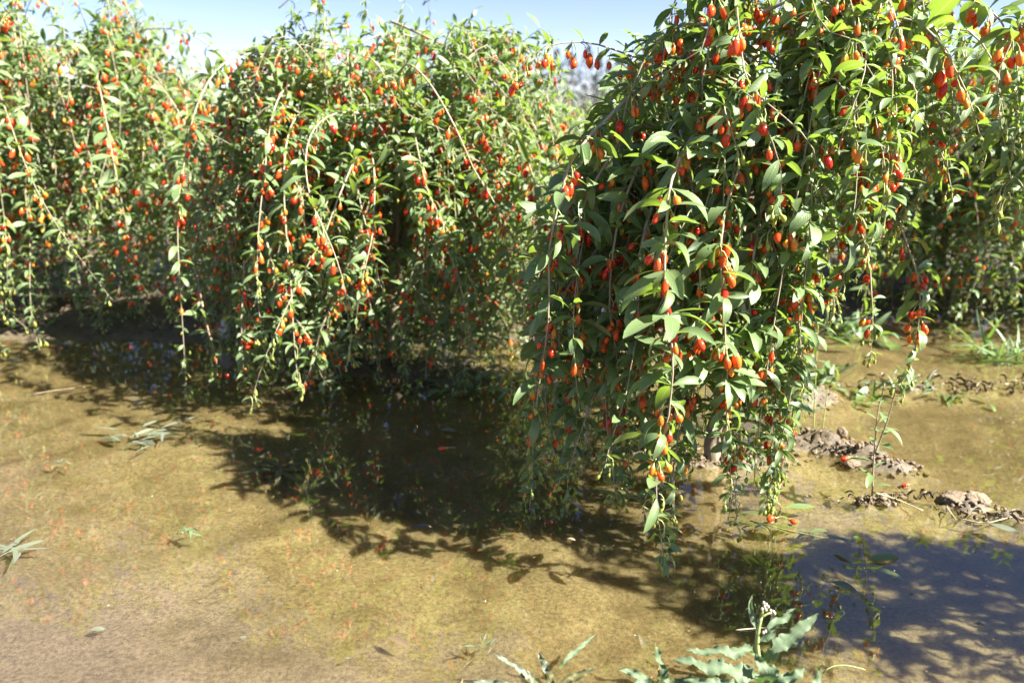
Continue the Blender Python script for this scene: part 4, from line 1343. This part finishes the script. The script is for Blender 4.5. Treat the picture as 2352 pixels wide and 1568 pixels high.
floating('fallen_leaf', 'curled pale leaf just left of the long floating leaf', 'leaf', 1955, 1288, FLATP[0], 0.045, 2.2, group=G_FL)
floating('fallen_leaf', 'yellowed shrivelled leaf adrift on the dark blue water', 'leaf', 1905, 1338, FLATP[1], 0.06, -0.55, group=G_FL)
floating('fallen_leaf', 'dark dead leaf on the mud at the shadow edge left of centre', 'leaf', 945, 1214, FLATD[0], 0.05, 0.2, group=G_FL)
floating('fallen_leaf', 'tiny dark leaf on sunlit mud below the nearest bush', 'leaf', 1302, 1240, FLATD[1], 0.022, 0.0, group=G_FL)
floating('fallen_leaf', 'dark leaf scrap on the sunlit mud near the bottom, left of centre', 'leaf', 890, 1560 - 95, FLATD[0], 0.05, -0.5, group=G_FL)
floating('fallen_leaf', 'pale leaf scrap on the wet mud at lower left', 'leaf', 205, 1450, FLATP[1], 0.03, 0.3, group=G_FL)
floating('fallen_leaf', 'white petal scrap on the sunlit mud, lower left of centre', 'leaf', 548, 1468, FLATP[0], 0.016, 0.3, group=G_FL)
floating('fallen_leaf', 'pale straw leaf on the wet mud at the right edge', 'leaf', 2268, 1205, FLATP[0], 0.07, -0.7, group=G_FL)
floating('fallen_leaf', 'pale dead leaf on shaded water at the foot of the second bush', 'leaf', 1010, 990, FLATP[1], 0.06, 0.2, group=G_FL)
# a drowned sprig below the hanging twig
spg = gnd(1830, 1215)
root = empty('drowned_sprig', (spg[0], spg[1], 0))
tag(root, 'drowned leafy goji sprig under the water below the hanging twig tip', 'sprig')
part_tube('stem', np.array([[-0.10, 0.05, -0.004], [-0.03, 0.015, -0.008], [0.05, -0.02, -0.010], [0.12, -0.03, -0.012]]), [0.002] * 4, M_TWIG, root, (0, 0, 0), 5)
for i in range(16):
    t = i / 15
    ph = wr.uniform(-0.9, 0.9) + (0 if i % 2 else math.pi * 0.8)
    leaf_obj(SMALL_LEAF[i % 3], frame(unit(np.array([math.cos(ph), math.sin(ph), 0.02])), Z, wr.uniform(0.05, 0.08), np.array([-0.10 + 0.22 * t, 0.05 - 0.09 * t, -0.006 - 0.004 * t])), root)
G_BF = 'berries fallen in the water'
def fallen_berry(label, px, py, sc, az, k=0, z=0.0):
    p = gnd(px, py)
    t = BERRY_HI[0][k]
    zax = unit(np.array([math.cos(az), math.sin(az), 0.08]))
    xax = unit(np.cross(np.array([0, 0, 1.0]), zax))
    yax = np.cross(zax, xax)
    M = np.eye(4)
    M[:3, 0], M[:3, 1], M[:3, 2] = xax * sc, yax * sc, zax * sc
    M[:3, 3] = np.array([p[0], p[1], z + 0.002]) + zax * 0.03 * sc
    o = bpy.data.objects.new('fallen_berry', t.mesh())
    COL.objects.link(o)
    o.matrix_basis = Matrix(M.tolist())
    tag(o, label, 'berry', G_BF)
fallen_berry('left of two red berries afloat below the hanging twig tip', 1788, 1196, 0.9, 0.4, 0)
fallen_berry('right of two red berries afloat below the hanging twig tip', 1815, 1190, 0.9, 2.6, 1)
fallen_berry('red berry fallen on the mound of mud left of the dark seedling', 1950, 1064, 1.0, 0.2, 2, z=0.012)
fallen_berry('red berry floating in the shaded water left of the nearest bush', 1025, 1032, 1.0, 0.1, 3)
fallen_berry('small red berry on the wet mud right of the dark seedling', 2085, 1118, 0.7, 0.1, 4)

def straw(label, pts, r, mat, group='dry stalks and twigs lying in the water'):
    P = catmull([gnd(px, py, z) for px, py, z in pts], 0.012)
    c = P.mean(0)
    o = part_tube('dry_stalk', P, np.linspace(r, r * 0.6, len(P)), mat, None, c, 6)
    o.location = c
    tag(o, label, 'stalk', group)
straw('straw coloured stalk lying right of the dark seedling', [(2005, 1130, 0.012), (2060, 1147, 0.006), (2120, 1172, 0.003)], 0.0024, M_STRAW)
straw('long curved dark twig on the wet mud at the right edge', [(2200, 1190, 0.004), (2260, 1200, 0.004), (2310, 1190, 0.006), (2370, 1178, 0.008)], 0.0020, M_TWIG)
straw('short straw by the two mud clods', [(2175, 1165, 0.004), (2188, 1182, 0.004), (2196, 1192, 0.004)], 0.0015, M_STRAW)
straw('thin arching grass stalk in the water right of the sow thistle', [(1890, 1545, 0.0), (1910, 1530, 0.012), (1945, 1527, 0.014), (1988, 1537, 0.004)], 0.0012, M_STALK)
straw('thin stalk afloat in the dark water above the sow thistle', [(1690, 1446, 0.002), (1750, 1441, 0.002), (1808, 1441, 0.002)], 0.0012, M_STRAW)
straw('twig across the shaded water at far left', [(75, 905, 0.006), (130, 896, 0.01), (195, 888, 0.008)], 0.0025, M_BARK)
straw('pale stub of straw on the mud near the bottom centre', [(1055, 1620 - 10, -0.006), (1058, 1575, -0.006), (1062, 1560, -0.006)], 0.0016, M_STRAW)

# pale crumpled scrap at the foot of the second bush
sp = gnd(575, 745)
V, F = [], []
for i in range(5):
    for j in range(5):
        V.append((0.03 * (i - 2) * 0.5 + wr.normal() * 0.006, 0.02 * wr.normal() * 0.5, 0.01 + 0.02 * j + wr.normal() * 0.004))
for i in range(4):
    for j in range(4):
        q = i * 5 + j
        F.append((q, q + 5, q + 6, q + 1))
scrap_m = plain_material('scrap_film', (0.55, 0.46, 0.44), (0.78, 0.70, 0.68), scale=40, rough=0.4)
o = link('crumpled_scrap', simple_mesh('crumpled_scrap', V, F, [scrap_m]))
o.location = (sp[0], sp[1] - 0.35, 0.02)
sol = o.modifiers.new('thickness', 'SOLIDIFY')
sol.thickness = 0.001
tag(o, 'crumpled pale scrap at the dark foot of the second bush', 'scrap')

# purple flowers on the nearest bush
def flower(parent, porg, p, sc, axis):
    V, F = [], []
    ax = unit(np.array(axis, dtype=float))
    a = unit(np.cross(ax, np.array([0.3, 0.9, 0.1])))
    bb = np.cross(ax, a)
    for k in range(5):
        th = 2 * math.pi * k / 5
        o_ = len(V)
        for rr, dt, up in ((0.1, 0, 0), (0.55, -0.38, 0.12), (0.6, 0.38, 0.12), (1.0, 0, 0.0)):
            V.append(p + sc * ((a * math.cos(th + dt) + bb * math.sin(th + dt)) * rr + ax * up) - porg)
        F += [(o_, o_ + 1, o_ + 3), (o_, o_ + 3, o_ + 2)]
    link('flower', simple_mesh('flower', V, F, [M_PURPLE]), parent)
nb0 = BUSHES[0]
for px, py, Y in ((1544, 1296, 1.58), (1536, 1280, 1.58), (1700, 240, 1.95), (1222, 1168, 1.83)):
    flower(ROOTS[0], nb0.base, at(px, py, Y), 0.009, (0.2, -0.8, -0.4))

# ------------------------------------------------------------------ far row of poplars on the horizon
M_POP = plain_material('poplar_leaf', (0.020, 0.034, 0.026), (0.045, 0.065, 0.042), scale=20, rough=0.8, bump=0.0, spec=0.1)
pr = np.random.default_rng(5)
pop_meshes = []
for v in range(4):
    n = 420
    t = pr.uniform(0.04, 1, n)
    th = pr.uniform(0, 6.28, n)
    rad = (0.10 + 0.03 * v) * np.sin(np.pi * t ** 0.7) ** 0.8 * np.sqrt(pr.uniform(0.1, 1, n)) * (0.7 + 0.5 * np.sin(t * 23 + v) ** 2)
    c = np.stack([rad * np.cos(th), rad * np.sin(th), t], 1)
    d = np.stack([np.cos(th) * 0.5, np.sin(th) * 0.5, np.ones(n)], 1) + pr.normal(size=(n, 3)) * 0.3
    Ms = np.array([frame(unit(d[i]), unit(pr.normal(size=3)), pr.uniform(0.03, 0.07), c[i]) for i in range(n)])
    pl = [leaf_template(3, 0.4, 0.3, 0.3, 0.2, mats=[M_POP])]
    pop_meshes.append(join_instances('crown', pl, np.zeros(n, dtype=int), Ms))
Vt, Ft = tube_geo(np.array([[0, 0, -0.02], [0, 0, 0.4], [0, 0, 0.85]]), np.array([0.012, 0.009, 0.003]), 6)
pop_trunk = simple_mesh('trunk', Vt, Ft, [M_BARK])
def poplar(px, top_py, Y):
    g = at(px, 250, Y)
    hgt = at(px, top_py, Y)[2]
    root = empty('poplar_tree', (g[0], g[1], 0))
    root.scale = (hgt, hgt, hgt)
    root.rotation_euler[2] = pr.uniform(0, 6.28)
    tag(root, 'slender dark poplar in the hazy far row on the horizon', 'tree', 'far poplars on the horizon')
    link('trunk', pop_trunk, root)
    tag(link('crown', pop_meshes[pr.integers(4)], root), kind='stuff')
for px in list(np.arange(1150, 1500, 17.0)) + list(np.arange(2200, 2380, 16.0)):
    poplar(px + pr.uniform(-14, 14), pr.choice([pr.uniform(95, 140), pr.uniform(130, 195)]) + (40 if px < 800 else 0), 105 + pr.uniform(-6, 10))
